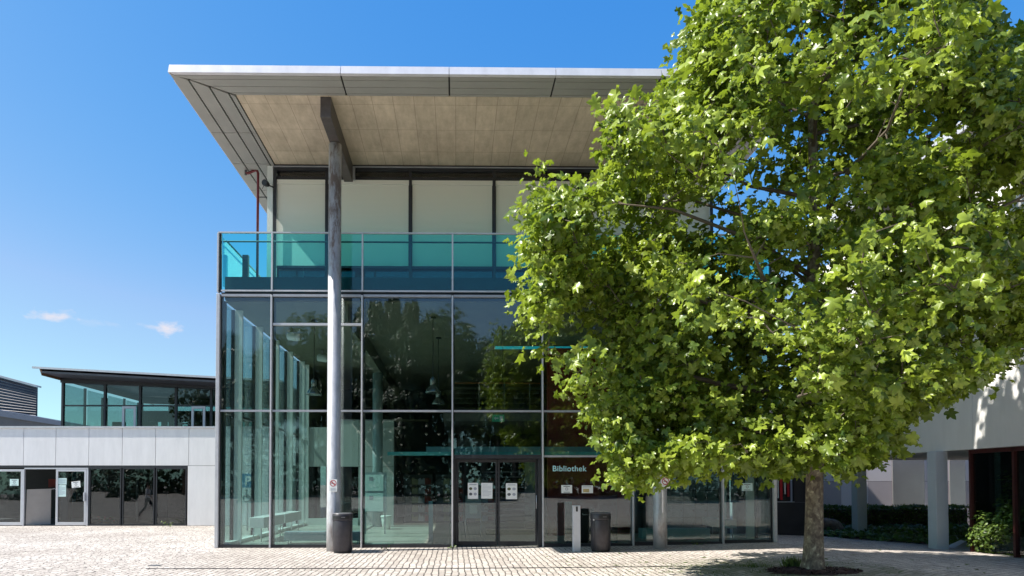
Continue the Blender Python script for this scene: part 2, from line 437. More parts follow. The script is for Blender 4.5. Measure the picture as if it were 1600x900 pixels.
# ------------------------------------------------------------------ builders
ORG = {}
def zg(x):
    return .0019*max(0, x)**2 if x < 8.5 else max(.03, .137 - (x - 8.5)*.03)
def at(px, py, Y):
    """the point at depth Y whose picture falls on (px, py); used to take sizes off the photograph"""
    v = Vector(((px - CX)/F_PX, 1, -(py - CY)/F_PX))
    v = Matrix.Rotation(-YAW, 3, 'Z') @ Matrix.Rotation(PIT, 3, 'X') @ v
    k = Y/v.y
    return v.x*k, v.z*k + EYE
def tag(o, label=None, cat=None, group=None, kind=None):
    if label: o['label'] = label
    if cat: o['category'] = cat
    if group: o['group'] = group
    if kind: o['kind'] = kind
    return o
def thing(name, label, cat, loc=(0, 0, 0), group=None):
    o = bpy.data.objects.new(name, None)
    o.empty_display_size = .2
    COL.objects.link(o)
    o.location = loc
    ORG[o] = Vector(loc)
    return tag(o, label, cat, group)
def link_mesh(name, me, parent=None, org=None):
    o = bpy.data.objects.new(name, me)
    COL.objects.link(o)
    if parent is not None:
        o.parent = parent
        ORG[o] = ORG[parent]
    else:
        o.location = org or (0, 0, 0)
        ORG[o] = Vector(o.location)
    return o
class MB:
    def __init__(s): s.v = []; s.f = []
    def add(s, vs, fs):
        k = len(s.v); s.v += [tuple(p) for p in vs]; s.f += [tuple(i + k for i in f) for f in fs]; return s
    def box(s, x0, x1, y0, y1, z0, z1):
        x0, x1 = sorted((x0, x1)); y0, y1 = sorted((y0, y1)); z0, z1 = sorted((z0, z1))
        return s.add([(x0,y0,z0),(x1,y0,z0),(x1,y1,z0),(x0,y1,z0),(x0,y0,z1),(x1,y0,z1),(x1,y1,z1),(x0,y1,z1)],
                     [(0,3,2,1),(4,5,6,7),(0,1,5,4),(1,2,6,5),(2,3,7,6),(3,0,4,7)])
    def prism(s, poly, z0, z1):
        """poly: (x,y) counter-clockwise seen from above; z0/z1 numbers or per-vertex lists"""
        n = len(poly)
        a = z0 if isinstance(z0, (list, tuple)) else [z0]*n
        b = z1 if isinstance(z1, (list, tuple)) else [z1]*n
        vs = [(p[0], p[1], a[i]) for i, p in enumerate(poly)] + [(p[0], p[1], b[i]) for i, p in enumerate(poly)]
        return s.add(vs, [tuple(range(n))[::-1], tuple(range(n, 2*n))] + [(i, (i+1) % n, n + (i+1) % n, n + i) for i in range(n)])
    def prism_y(s, poly, y0, y1):
        """poly: (x,z) counter-clockwise seen from the camera (from -Y); front at y0"""
        n = len(poly)
        vs = [(p[0], y0, p[1]) for p in poly] + [(p[0], y1, p[1]) for p in poly]
        return s.add(vs, [tuple(range(n)), tuple(range(n, 2*n))[::-1]] + [(i, n + i, n + (i+1) % n, (i+1) % n) for i in range(n)])
    def tube(s, pts, rad, n=10, caps=True):
        pts = [Vector(p) for p in pts]
        rs = rad if isinstance(rad, (list, tuple)) else [rad]*len(pts)
        k = len(s.v); prev = None
        for i, p in enumerate(pts):
            t = (pts[min(i+1, len(pts)-1)] - pts[max(i-1, 0)]).normalized()
            if prev is None:
                a = t.orthogonal().normalized()
            else:
                a = (prev - t*prev.dot(t))
                a = a.normalized() if a.length > 1e-5 else t.orthogonal().normalized()
            prev = a
            b = t.cross(a)
            for j in range(n):
                w = 2*math.pi*j/n
                s.v.append(tuple(p + (a*math.cos(w) + b*math.sin(w))*rs[i]))
        for i in range(len(pts)-1):
            for j in range(n):
                s.f.append((k+i*n+j, k+i*n+(j+1) % n, k+(i+1)*n+(j+1) % n, k+(i+1)*n+j))
        if caps:
            s.f.append(tuple(k+j for j in range(n))[::-1])
            s.f.append(tuple(k+(len(pts)-1)*n+j for j in range(n)))
        return s
    def lathe(s, prof, c, n=24):
        """prof: (radius, z) from bottom to top, around the vertical through c"""
        k = len(s.v)
        for r, z in prof:
            for j in range(n):
                w = 2*math.pi*j/n
                s.v.append((c[0] + r*math.cos(w), c[1] + r*math.sin(w), c[2] + z))
        for i in range(len(prof)-1):
            for j in range(n):
                s.f.append((k+i*n+j, k+i*n+(j+1) % n, k+(i+1)*n+(j+1) % n, k+(i+1)*n+j))
        s.f.append(tuple(k+j for j in range(n))[::-1])
        s.f.append(tuple(k+(len(prof)-1)*n+j for j in range(n)))
        return s
    def build(s, name, mat, parent=None, org=None, smooth=False, bevel=0.0):
        o0 = ORG[parent] if parent is not None else Vector(org or (0, 0, 0))
        me = bpy.data.meshes.new(name)
        me.from_pydata([(p[0]-o0[0], p[1]-o0[1], p[2]-o0[2]) for p in s.v], [], s.f)
        me.materials.append(M[mat] if isinstance(mat, str) else mat)
        if smooth:
            for p in me.polygons: p.use_smooth = len(p.vertices) == 4
        o = link_mesh(name, me, parent, org)
        if bevel:
            b = o.modifiers.new('bevel', 'BEVEL'); b.width = bevel; b.segments = 2; b.limit_method = 'ANGLE'; b.angle_limit = R(40)
        return o
def BX(name, mat, parent, *b, bevel=0.0): return MB().box(*b).build(name, mat, parent, bevel=bevel)
def copy_tree(o, parent=None):
    c = o.copy(); COL.objects.link(c); c.parent = parent
    for k in ('label', 'group'):
        pass
    for ch in [x for x in bpy.data.objects if x.parent == o]: copy_tree(ch, c)
    return c
def text_part(name, s, size, loc, mat, parent=None, depth=.006, align='LEFT', org=None):
    cu = bpy.data.curves.new('lettering', 'FONT')
    cu.body = s; cu.size = size; cu.extrude = depth/2; cu.align_x = align; cu.space_character = 1.06
    cu.offset = size*.012
    t = bpy.data.objects.new('lettering', cu)
    COL.objects.link(t)
    me = bpy.data.meshes.new_from_object(t.evaluated_get(bpy.context.evaluated_depsgraph_get()))
    bpy.data.objects.remove(t)
    me.name = name
    me.transform(Matrix.Rotation(R(90), 4, 'X'))
    off = Vector(loc) - (ORG[parent] if parent is not None else Vector(org))
    me.transform(Matrix.Translation(off))
    me.materials.clear(); me.materials.append(M[mat])
    return link_mesh(name, me, parent, org)
def leaf_mesh(name, centers, normals, tips, sizes, tones, mat, tmpl, tris, parent=None, org=(0, 0, 0), crumple=0.0):
    """many leaves in one mesh: numpy arrays of position, normal, tip direction, size, tone"""
    n = len(centers)
    T = np.array(tmpl, float)
    nz = normals/np.linalg.norm(normals, axis=1)[:, None]
    ty = tips - nz*np.sum(tips*nz, axis=1)[:, None]
    ty /= np.linalg.norm(ty, axis=1)[:, None] + 1e-9
    tx = np.cross(ty, nz)
    V = (centers[:, None, :] + sizes[:, None, None]*(T[None, :, 0:1]*tx[:, None, :] + T[None, :, 1:2]*ty[:, None, :] + T[None, :, 2:3]*nz[:, None, :]))
    if crumple:
        w = np.random.default_rng(3).normal(0, crumple, (n, len(T)))
        V = V + (w*sizes[:, None])[:, :, None]*nz[:, None, :]
    V = V.reshape(-1, 3) - np.array(ORG[parent] if parent is not None else org)[None, :]
    F = (np.array(tris)[None, :, :] + (np.arange(n)*len(T))[:, None, None]).reshape(-1, 3)
    me = bpy.data.meshes.new(name)
    me.vertices.add(len(V)); me.vertices.foreach_set('co', V.ravel())
    me.loops.add(F.size); me.loops.foreach_set('vertex_index', F.ravel().astype(np.int32))
    me.polygons.add(len(F)); me.polygons.foreach_set('loop_start', (np.arange(len(F))*3).astype(np.int32))
    a = me.attributes.new('tone', 'FLOAT', 'POINT')
    a.data.foreach_set('value', np.repeat(tones, len(T)).astype(np.float32))
    me.update(calc_edges=True)
    me.materials.append(M[mat])
    return link_mesh(name, me, parent, None if parent is not None else org)
_half = [(.17,-.11,-.05),(.40,-.05,-.10),(.49,.12,-.16),(.34,.25,-.05),(.50,.44,-.14),(.53,.62,-.2),(.36,.60,-.12),(.21,.58,-.05),(.15,.80,-.10)]
PALM = [(0,.33,.03),(0,0,-.03)] + _half + [(0,1.02,-.2)] + [(-x, y, z) for x, y, z in _half[::-1]]
PALM_T = [(0, i, i+1) for i in range(1, len(PALM)-1)] + [(0, len(PALM)-1, 1)]
OVAL = [(0,0,0),(.32,.35,-.06),(.2,.8,-.08),(0,1,-.1),(-.2,.8,-.08),(-.32,.35,-.06),(0,.5,.04)]
OVAL_T = [(6,0,1),(6,1,2),(6,2,3),(6,3,4),(6,4,5),(6,5,0)]
BLADE = [(-.06,0,0),(.06,0,0),(.05,.5,.03),(-.05,.5,.03),(0,1,.16)]
BLADE_T = [(0,1,2),(0,2,3),(3,2,4)]
# ================================================================== SETTING
xs = [-900, -60, -30, -12, -6, 0] + [i*.75 for i in range(1, 15)] + [11.2, 12.1, 13, 30, 900]
g = MB()
for i in range(len(xs)-1):
    a, b = xs[i], xs[i+1]
    g.add([(a, -300, zg(a)), (b, -300, zg(b)), (b, 1500, zg(b)), (a, 1500, zg(a))], [(0, 1, 2, 3)])
tag(g.build('ground', 'setts'), kind='structure')
# hall floor laid over it
g = MB()
fx = [-6.2, -3, 0] + [i*.8 for i in range(1, 11)] + [8.44]
for i in range(len(fx)-1):
    a, b = fx[i], fx[i+1]
    g.add([(a, 17.66, zg(a)+.015), (b, 17.66, zg(b)+.015), (b, 34, zg(b)+.015), (a, 34, zg(a)+.015)], [(0, 1, 2, 3)])
tag(g.build('hall_floor', 'floor'), kind='structure')

# ================================================================== LIBRARY
LX = -6.25; RX = 8.46
XS = [LX, -4.885, -2.485, -.085, 2.315, 4.715, 7.115, RX]
YF = 17.5
lib = thing('library_building', 'tall glass-fronted library hall with a flat projecting roof on round metal columns', 'building', (1.1, YF, 0))
rnd = random.Random(7)
def pane(name, mat, parent, x0, x1, y, z0, z1, t=.016, wob=.010):
    d = [rnd.uniform(-wob, wob) for _ in range(4)]
    vs = [(x0, y+d[0], z0), (x1, y+d[1], z0), (x1, y+d[2], z1), (x0, y+d[3], z1)]
    vs += [(a, b+t, c) for a, b, c in vs]
    return MB().add(vs, [(0,1,2,3), (7,6,5,4), (0,4,5,1), (1,5,6,2), (2,6,7,3), (3,7,4,0)]).build(name, mat, parent)
def bay_pane(i, z0, z1, mat='glass', y=YF):
    return pane('glass_pane', mat, lib, XS[i]+.01, XS[i+1]-.01, y, z0, z1)
for i in range(7):
    if i == 3:
        bay_pane(i, 2.47, 3.60)
    elif i == 4:
        bay_pane(i, .02, 2.40); bay_pane(i, 2.44, 3.60)
    else:
        bay_pane(i, .02, 3.60)
    if i == 1:
        bay_pane(i, 3.64, 5.90); bay_pane(i, 5.95, 6.70)
    else:
        bay_pane(i, 3.64, 6.70)
# mullions: light cover strip outside, dark profile inside
for i, x in enumerate(XS):
    if i in (0, 7):
        s = -1 if i == 0 else 1
        BX('corner_mullion', 'steel_light', lib, x + s*.09, x - s*.0, YF-.10, YF-.012, zg(x), 6.73, bevel=.006)
        BX('corner_profile', 'dark', lib, x + s*.11, x - s*.03, YF-.008, YF+.14, zg(x), 6.72)
    else:
        BX('mullion', 'steel_light', lib, x-.022, x+.018, YF-.11, YF-.012, zg(x)+.002, 6.70, bevel=.006)
        BX('inner_mullion', 'dark', lib, x-.03, x+.055, YF+.03, YF+.16, zg(x)+.02, 6.62)
for i in range(7):
    x0, x1 = XS[i]+.03, XS[i+1]-.034
    BX('transom', 'steel', lib, x0, x1, YF-.075, YF-.012, 3.595, 3.645)
    BX('head_rail', 'steel', lib, x0, x1, YF-.075, YF-.012, 6.665, 6.725)
    if i != 3:
        BX('base_rail', 'dark', lib, x0-.005, x1+.008, YF-.06, YF-.012, zg((x0+x1)/2)-.06, zg((x0+x1)/2)+.085)
        BX('inner_sill', 'steel', lib, x0, x1, YF+.03, YF+.13, zg((x0+x1)/2)-.05, zg((x0+x1)/2)+.075)
BX('transom', 'steel_light', lib, XS[1]+.03, XS[2]-.034, YF-.075, YF-.012, 5.895, 5.955)
BX('transom', 'steel', lib, XS[4]+.03, XS[5]-.034, YF-.075, YF-.012, 2.395, 2.445)
BX('recess_band', 'dark', lib, LX, RX, YF+.02, YF+.1, 6.735, 6.795)
BX('dark_return', 'dark', lib, LX-.05, LX+.05, YF+.15, YF+.3, 0, 6.6)

# --- entrance doors, set back a little
DY = YF + .22
x0, x1 = XS[3]+.06, XS[4]-.03
ze = zg(2.3)
BX('door_lintel', 'dark', lib, x0, x1, YF-.03, DY+.1, 2.36, 2.46)
BX('door_jamb', 'dark', lib, x0-.05, x0+.05, YF+.165, DY+.1, 0, 2.355)
BX('door_jamb', 'dark', lib, x1-.085, x1-.0, YF+.02, DY+.1, 0, 2.355)
xm = (x0 + x1)/2
for a, b in ((x0+.055, xm-.008), (xm+.008, x1-.09)):
    dr = MB()
    dr.box(a, b, DY, DY+.05, .02, .14).box(a, b, DY, DY+.05, 2.27, 2.35)
    dr.box(a, a+.05, DY, DY+.05, .14, 2.27).box(b-.05, b, DY, DY+.05, .14, 2.27)
    dd = dr.build('door_leaf', 'dark', lib, bevel=.004)
    pane('door_glass', 'glass', dd, a+.05, b-.05, DY+.015, .14, 2.27)
hd = MB().tube([(x1-.115, DY-.045, 1.02), (x1-.115, DY-.045, 1.38)], .013, 8).box(x1-.125, x1-.105, DY-.045, DY, 1.05, 1.07).box(x1-.125, x1-.105, DY-.045, DY, 1.33, 1.35)
hd.build('door_handle', 'steel_light', dd, smooth=True)

# --- balcony slab, balustrade
BX('balcony_slab', 'navy', lib, LX+.06, RX-.06, YF+.11, 34, 6.63, 7.24)
BX('hall_ceiling', 'ceil', lib, LX+.06, RX-.06, YF+.17, 34, 6.58, 6.622)
for i in range(7):
    pane('balustrade_pane', 'glass_teal', lib, XS[i]+.012, XS[i+1]-.012, YF-.03, 6.84, 8.36, .016, .003)
    BX('balustrade_rail', 'steel_light', lib, XS[i]+.02, XS[i+1]-.02, YF-.07, YF-.035, 6.80, 6.84)
BX('top_rail', 'steel_light', lib, LX-.07, RX+.07, YF-.075, YF+.0, 8.365, 8.395)
MB().tube([(LX, YF+.12, 8.2), (RX, YF+.12, 8.2)], .024, 8).build('handrail', 'dark', lib, smooth=True)
for i, x in enumerate(XS):
    if i in (0, 7):
        s = -1 if i == 0 else 1
        BX('balustrade_post', 'steel_light', lib, x+s*.09, x+s*.045, YF-.08, YF+.06, 6.78, 8.36, bevel=.004)
        BX('balustrade_post', 'dark', lib, x+s*.042, x, YF-.02, YF+.06, 6.80, 8.36)
    else:
        BX('balustrade_post', 'steel_light', lib, x-.022, x+.022, YF-.08, YF-.036, 6.80, 8.36, bevel=.004)
for sx, s in ((LX, 1), (RX, -1)):
    for k in range(5):
        ya = YF + .1 + k*1.9
        MB().box(sx-.008, sx+.008, ya+.03, ya+1.87, 7.0, 8.3).build('side_balustrade_pane', 'glass_teal_soft', lib)
        BX('side_balustrade_post', 'dark', lib, sx+s*.02, sx+s*.06, ya+1.86, ya+1.92, 6.9, 8.22)
    MB().tube([(sx+s*.1, YF+.1, 8.2), (sx+s*.1, YF+9.6, 8.2)], .024, 8).build('side_handrail', 'steel', lib, smooth=True)
BX('balcony_cabinet', 'navy', lib, -6.02, -5.86, 18.5, 18.62, 7.25, 8.15)

# --- side glazing with pale fins
for sx, s, ye in ((LX, 1, 26.8), (RX, -1, 25.0)):
    ys = [YF+.16] + [18.45 + 1.9*k for k in range(5)]
    ys = [y for y in ys if y < ye] + [ye]
    for k in range(len(ys)-1):
        for za, zb in ((.03, 3.58), (3.66, 6.56)):
            MB().box(sx-.01, sx+.01, ys[k]+.06, ys[k+1]-.06, za, zb).build('side_pane', 'glass_side', lib)
        BX('side_transom', 'dark', lib, sx-.02, sx+.06, ys[k]+.06, ys[k+1]-.06, 3.59, 3.65)
    for y in ys[1:]:
        BX('pale_fin', 'post_white', lib, sx+s*.06, sx+s*.28, y-.035, y+.035, .03, 6.55, bevel=.004)
        BX('side_mullion', 'dark', lib, sx-s*.03, sx+s*.055, y-.055, y+.055, .02, 6.56)
    BX('side_sill', 'post_white', lib, sx+s*.02, sx+s*.2, YF+.2, ye, -.05, .12)
# --- hall behind: far walls, partition that continues the annex front
WY = 26.8
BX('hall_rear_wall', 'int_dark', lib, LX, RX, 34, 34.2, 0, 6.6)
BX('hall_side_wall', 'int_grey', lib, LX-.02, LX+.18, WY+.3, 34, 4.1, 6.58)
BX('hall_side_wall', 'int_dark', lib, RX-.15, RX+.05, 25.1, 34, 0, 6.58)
pt = MB()
xa, xb, xc, xd = -6.9, at(530, 700, WY)[0], at(560, 700, WY)[0], at(615, 700, WY)[0]
pt.box(LX+.1, -4.75, WY, WY+.2, 2.40, 4.0)
for a, b in ((-4.735, -3.95), (-3.935, -2.52)):
    pt.box(a, b, WY-.012, WY+.2, 2.40, 4.27)
pt.box(-3.95, -2.52, WY-.01, WY+.2, .0, 2.385)
pt.box(LX+.1, LX+.2, WY, WY+.2, 0, 2.385)
pt.build('partition_wall', 'panel_in', lib)
BX('partition_cap', 'steel', lib, -4.74, -2.50, WY-.03, WY+.21, 4.275, 4.31)
BX('partition_opening_frame', 'steel', lib, -4.86, -4.78, WY+.02, WY+.1, .3, 2.39)
MB().box(-6.0, -3.96, WY+.06, WY+.075, .3, 2.39).build('partition_glass', 'glass_dark', lib)
BX('partition_sill', 'post_white', lib, -6.0, -3.96, WY-.05, WY+.15, 0, .3)
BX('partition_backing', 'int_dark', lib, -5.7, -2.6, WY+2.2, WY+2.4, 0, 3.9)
for X in (-3.07, 5.17):
    BX('hall_beam', 'ceil', lib, X-.15, X+.15, YF+.3, 33.9, 6.05, 6.575)
    MB().tube([(X, 25.9, 0), (X, 25.9, 6.05)], .2, 20).build('hall_column', 'bench_blue', lib, smooth=True)
gal = MB().box(-.5, 8.2, 26.2, 33.9, 4.25, 4.5)
gal.build('gallery_floor', 'int_grey', lib)
gr = MB().box(-.1, 8.0, 26.1, 26.16, 5.68, 5.73)
gr.build('gallery_handrail', 'orange_rail', lib)
gr = MB()
for z in (4.7, 4.9, 5.1, 5.3, 5.5):
    gr.box(-.1, 8.0, 26.12, 26.14, z, z+.018)
for k in range(9):
    gr.box(-.1 + k*1.01, -.06 + k*1.01, 26.1, 26.16, 4.5, 5.68)
gr.build('gallery_railing', 'metal_lamp', lib)
BX('gallery_edge', 'stair', lib, -.5, 8.2, 26.14, 26.2, 4.2, 4.52)
for z in (4.9, 5.35):
    BX('rear_shelf', 'stair_y', lib, -6.0, -1.4, 33.4, 33.9, z, z+.08)
BX('red_wall', 'red_wall', lib, 2.95, 5.7, 21.0, 21.2, 0, 6.05)
BX('inner_grey_wall', 'int_grey', lib, 5.75, 8.3, 21.5, 21.7, 0, 6.5)
# vestibule: glass lid and cheeks behind the doors
MB().box(-1.86, 4.5, YF+.5, 20.2, 2.50, 2.53).build('vestibule_lid', 'glass_side', lib)
BX('vestibule_edge', 'glass_edge', lib, -1.86, 4.35, YF+.44, YF+.5, 2.46, 2.56)
BX('vestibule_beam', 'bench_teal', lib, -.9, 4.35, 20.0, 20.08, 2.6, 2.82)
for x in (-.16, 4.42):
    MB().box(x-.008, x+.008, YF+.5, 20.2, .03, 2.5).build('vestibule_cheek', 'glass_side', lib)
for x in (at(673, 800, 18.6)[0],):
    BX('vestibule_post', 'bench_teal', lib, x-.06, x+.06, 18.6, 18.68, .03, 1.2)
st = MB()
for k in range(11):
    st.box(1.0, 2.55, 21.6+.28*k, 21.95+.28*k, .22+.19*k, .26+.19*k)
st.build('stair_flight', 'stair', lib)
BX('stair_nosing', 'stair_y', lib, 1.0, 2.55, 21.55, 21.6, .03, .2)
BX('stair_stringer', 'int_grey', lib, 2.6, 2.68, 21.5, 24.8, .05, 2.6)
for k in range(3):
    BX('grey_pier', 'int_grey', lib, -.35+k*.75, -.05+k*.75, 30, 30.2, 0.02, 4.2)
BX('red_side_wall', 'red_wall', lib, 5.0, 5.1, 18.4, 20.95, 2.6, 6.05)
BX('wall_screen', 'int_grey', lib, .1, 1.3, 29.4, 29.5, 2.7, 3.7)

for k, lab in enumerate(('leftmost of three dark bookshelves deep in the hall', 'middle one of three dark bookshelves deep in the hall', 'rightmost of three dark bookshelves deep in the hall')):
    x = -2.2 + 1.35*k
    o = thing('bookshelf', lab, 'bookshelf', (x+.6, 28, .02), 'bookshelves deep in the hall')
    fm = MB().box(x, x+.03, 28, 28.35, .03, 2.1).box(x+1.17, x+1.2, 28, 28.35, .03, 2.1).box(x+.031, x+1.169, 28.32, 28.35, .03, 2.1)
    fm.build('frame', 'int_grey', o)
    for j in range(6):
        z = .08 + .39*j
        sh = BX('shelf', 'int_grey', o, x+.031, x+1.169, 28.0, 28.31, z, z+.025)
        if j < 5:
            for mi, mt in enumerate(('print', 'stair_y', 'print_grey', 'red_wall')):
                bk = MB(); xx = x + .05 + .28*mi
                while xx < x + .30 + .28*mi:
                    w = rnd.uniform(.015, .045)
                    bk.box(xx, xx+w-.002, 28.03, 28.25, z+.026, z+rnd.uniform(.2, .33)); xx += w
                bk.build('books', mt, sh)
# --- upper floor
UY = 18.7
def uz(py): return at(700, py, UY)[1]
UX = [-5.16, -3.69, -1.30, 1.10, 3.50, 5.90, 7.36]
z_blind_t, z_blind_b = uz(281), uz(416)
BX('upper_head', 'dark', lib, -5.2, 7.4, UY-.02, UY+.2, 10.66, 10.83)
BX('upper_head_trim', 'steel', lib, -5.2, 7.4, UY-.06, UY-.025, 10.74, 10.765)
BX('upper_mid_rail', 'dark', lib, -5.2, 7.4, UY+.0, UY+.2, z_blind_t-.02, z_blind_t+.07)
BX('upper_sill', 'dark', lib, -5.2, 7.4, UY-.03, UY+.2, 7.25, 7.50)
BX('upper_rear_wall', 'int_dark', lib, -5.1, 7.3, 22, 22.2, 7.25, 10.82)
for sx in (-5.22, 7.36):
    BX('upper_side_wall', 'post_white', lib, sx, sx+.06, UY+.21, 30, 7.25, 10.80)
BX('upper_corner_post', 'post_white', lib, -5.40, -5.24, UY+.03, UY+.16, 7.25, 10.80)
for x in UX:
    BX('upper_mullion', 'dark', lib, x-.04, x+.04, UY-.05, UY-.022, 7.26, 10.655)
for i in range(6):
    a, b = UX[i]+.045, UX[i+1]-.045
    pane('clerestory_pane', 'glass_dark', lib, a, b, UY+.04, z_blind_t+.075, 10.655)
    pane('upper_pane', 'glass_dark', lib, a, b, UY+.10, 7.5, z_blind_t-.025)
    bl = BX('roller_blind', 'blind', lib, a+.01, b-.01, UY+.02, UY+.028, z_blind_b, z_blind_t-.15)
    BX('blind_cassette', 'blind', bl, a, b, UY-.015, UY+.06, z_blind_t-.145, z_blind_t-.025)
    BX('blind_bar', 'dark', bl, a, b, UY+.0, UY+.04, z_blind_b-.06, z_blind_b-.001)

# --- roof
RL, RR, RF, RB = -6.38, 8.2, 14.46, 33
ZS = 10.81
roof = BX('roof', 'black_gap', lib, RL+.04, RR-.04, RF+.1, RB, ZS+.035, ZS+.19)
seams = [RL, -2.57, -.15, 2.24, 4.61, 7.0, RR]
for i in range(6):
    a, b = seams[i]+.006*(i > 0), seams[i+1]-.006
    vs = [(a, RF, ZS), (b, RF, ZS), (b, RF+.055, ZS+.2), (a, RF+.055, ZS+.2), (a, RF+.099, ZS), (b, RF+.099, ZS), (b, RF+.3, ZS+.21), (a, RF+.3, ZS+.21)]
    MB().add(vs, [(0,1,2,3), (3,2,6,7), (0,4,5,1), (4,7,6,5), (0,3,7,4), (1,5,6,2)]).build('front_fascia', 'fascia', roof)
for sx, d in ((RL, 1), (RR, -1)):
    BX('side_fascia', 'fascia', roof, sx, sx+d*.035, RF+.31, RB, ZS, ZS+.2)
fr = [0, .284, .594, .89, 1.0]
side_y = [16.96, 18.62, 20.3, 22, 23.7, 25.4, 27.1, 28.8, 30.5, RB]
zt = ZS + .03
for (cx, ix, sgn) in ((RL, -5.17, 1), (RR, 7.37, -1)):
    D = [(cx + (ix-cx)*f, RF + .012 + (15.32-RF-.012)*f) for f in fr]
    for k in range(4):
        (xa_, ya_), (xb_, yb_) = D[k], D[k+1]
        gp = .02*sgn
        pn = MB()
        y0a, y0b = ya_+.03, yb_+.03
        for ye in side_y:
            poly = [(xa_+gp, y0a), (xb_-gp, y0b), (xb_-gp, ye-.012), (xa_+gp, ye-.012)]
            if sgn > 0: pn.prism(poly, ZS-.01, zt)
            else: pn.prism(poly[::-1], ZS-.01, zt)
            y0a = y0b = ye+.012
        pn.build('side_soffit_panel', 'soffit', roof)
DL = [(RL + (-5.17-RL)*f, RF+.1*(f == 0) + (15.32-RF)*f) for f in fr]
DR = [(RR + (7.37-RR)*f, RF+.1*(f == 0) + (15.32-RF)*f) for f in fr]
for k in range(4):
    pn = MB()
    ya_, yb_ = DL[k][1]+.012, DL[k+1][1]-.010
    cuts = seams[1:-1]
    for i in range(6):
        xa0 = DL[k][0]+.05 if i == 0 else seams[i]+.018
        xb0 = DL[k+1][0]+.03 if i == 0 else seams[i]+.018
        xa1 = DR[k][0]-.05 if i == 5 else seams[i+1]-.018
        xb1 = DR[k+1][0]-.03 if i == 5 else seams[i+1]-.018
        pn.prism([(xa0, ya_), (xa1, ya_), (xb1, yb_), (xb0, yb_)], ZS-.008+.004*k, zt)
    pn.build('front_soffit_panel', 'soffit', roof)
BX('concrete_soffit', 'soffit_conc', roof, -5.165, 7.365, 15.33, 18.9, ZS+.012, ZS+.033)
for X in (-3.07, 5.17):
    bm_ = MB().box(X-.125, X+.125, 15.36, 19.0, 10.33, ZS+.008)
    bm_.build('roof_beam', 'brown_steel', lib, bevel=.006)
    BX('beam_plate', 'steel', lib, X+.13, X+.2, UY-.1, UY-.05, 10.36, 10.74)
pin = MB().lathe([(.012, 0), (.012, .03), (.02, .035), (.02, .045)], (0, 0, 0), 8)
p0 = None
for k in range(43):
    x = RL + .75 + k*.327
    if p0 is None:
        pin.v = [(a + x, b + RF + .18, c + ZS + .205) for a, b, c in pin.v]
        p0 = pin.build('roof_pin', 'dark', roof); px0 = x
    else:
        c = p0.copy(); COL.objects.link(c); c.parent = roof; c.location = (x - px0, 0, 0)
# --- columns
for X in (-3.07, 5.17):
    c = MB().lathe([(.172, zg(X)-.02), (.172, zg(X)+.9), (.170, zg(X)+.905), (.160, 10.31), (.12, 10.325)], (X, 16.6, 0), 32)
    c.build('roof_column', 'galv', lib, smooth=True)
# --- rainwater pipe with funnel, wall spotlight
xp, zp = at(403, 300, 19.0)
xf, zf = at(384, 262, 19.0)
z_el = at(403, 268, 19.0)[1]
MB().tube([(xf, 19, z_el-.05), (xf+.08, 19, z_el-.05), (xp-.1, 19, z_el+.03), (xp-.03, 19, z_el+.02), (xp, 19, z_el-.05), (xp, 19, 7.24)], .038, 12).build('rain_pipe', 'red_pipe', lib, smooth=True)
MB().lathe([(.035, z_el-.1), (.035, z_el+.08), (.10, z_el+.12), (.10, z_el+.17)], (xf, 19, 0), 14).build('pipe_funnel', 'dark', lib, smooth=True)
BX('pipe_bracket', 'dark', lib, xp-.03, xp+.28, 19.05, 19.07, 10.03, 10.05)
xw, zw = at(418, 289, 18.6)
sp = MB().tube([(xw-.05, 18.45, zw+.01), (xw-.02, 18.56, zw+.01), (xw+.03, 18.62, zw)], [.085, .085, .05], 14)
sp.build('wall_spotlight', 'dark', lib, smooth=True)
MB().tube([(xw+.02, 18.62, zw), (xw+.16, 18.72, zw-.02)], .02, 8).build('spotlight_arm', 'dark', lib, smooth=True)
MB().tube([(xw-.06, 18.5, zw-.03), (xw-.12, 18.5, zw-.16)], .008, 6).build('spotlight_cable', 'dark', lib)
# ================================================================== LEFT WING
ann = thing('annex_building', 'low pale panelled annex with dark windows left of the library', 'building', (-14, WY, 0))
def ax(px): return at(px, 700, WY)[0]
seam = [-24.3, -22.95, -21.6, -20.27] + [ax(p) for p in (-15, 36.8, 87.2, 138.8, 191, 243, 295)] + [-9.5, -8.2, -6.5]
zb, ztp = 2.44, at(170, 669, WY)[1]
cl = MB()
for i in range(len(seam)-1):
    cl.box(seam[i]+.008, seam[i+1]-.008, WY, WY+.06, zb, ztp)
xw0 = ax(293.5)
cl.box(xw0+.008, -9.5, WY, WY+.06, .01, zb-.016).box(-9.485, -6.98, WY, WY+.06, .01, zb-.016)
cl.build('wall_cladding', 'cladding', ann, bevel=.004)
BX('wall_core', 'dark', ann, -24.3, -6.4, WY+.062, WY+.3, zb-.06, ztp-.01)
MB().box(-6.95, -6.42, WY+.02, WY+.035, .3, zb-.02).build('window_pane', 'glass_wing', ann)
BX('window_sill', 'cladding', ann, -6.96, -6.42, WY, WY+.06, .01, .29)
BX('wall_core', 'dark', ann, xw0+.02, -6.4, WY+.062, WY+.3, 0, zb-.07)
BX('parapet_cap', 'steel_light', ann, -24.3, -6.4, WY-.05, WY+.4, ztp+.002, ztp+.075)
BX('flat_roof', 'roof_dark', ann, -24.3, -6.4, WY+.41, 48, 3.85, 3.98)
BX('soffit_strip', 'dark', ann, -24.3, xw0, WY+.0, WY+.06, zb-.09, zb-.014)
BX('floor_slab', 'int_grey', ann, -24.3, -6.6, WY+.3, 33, 0.005, .04)
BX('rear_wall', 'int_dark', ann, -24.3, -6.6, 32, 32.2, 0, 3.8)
BX('inner_wall', 'int_grey', ann, -14.0, -13.9, 29, 32, 0, 3.8)
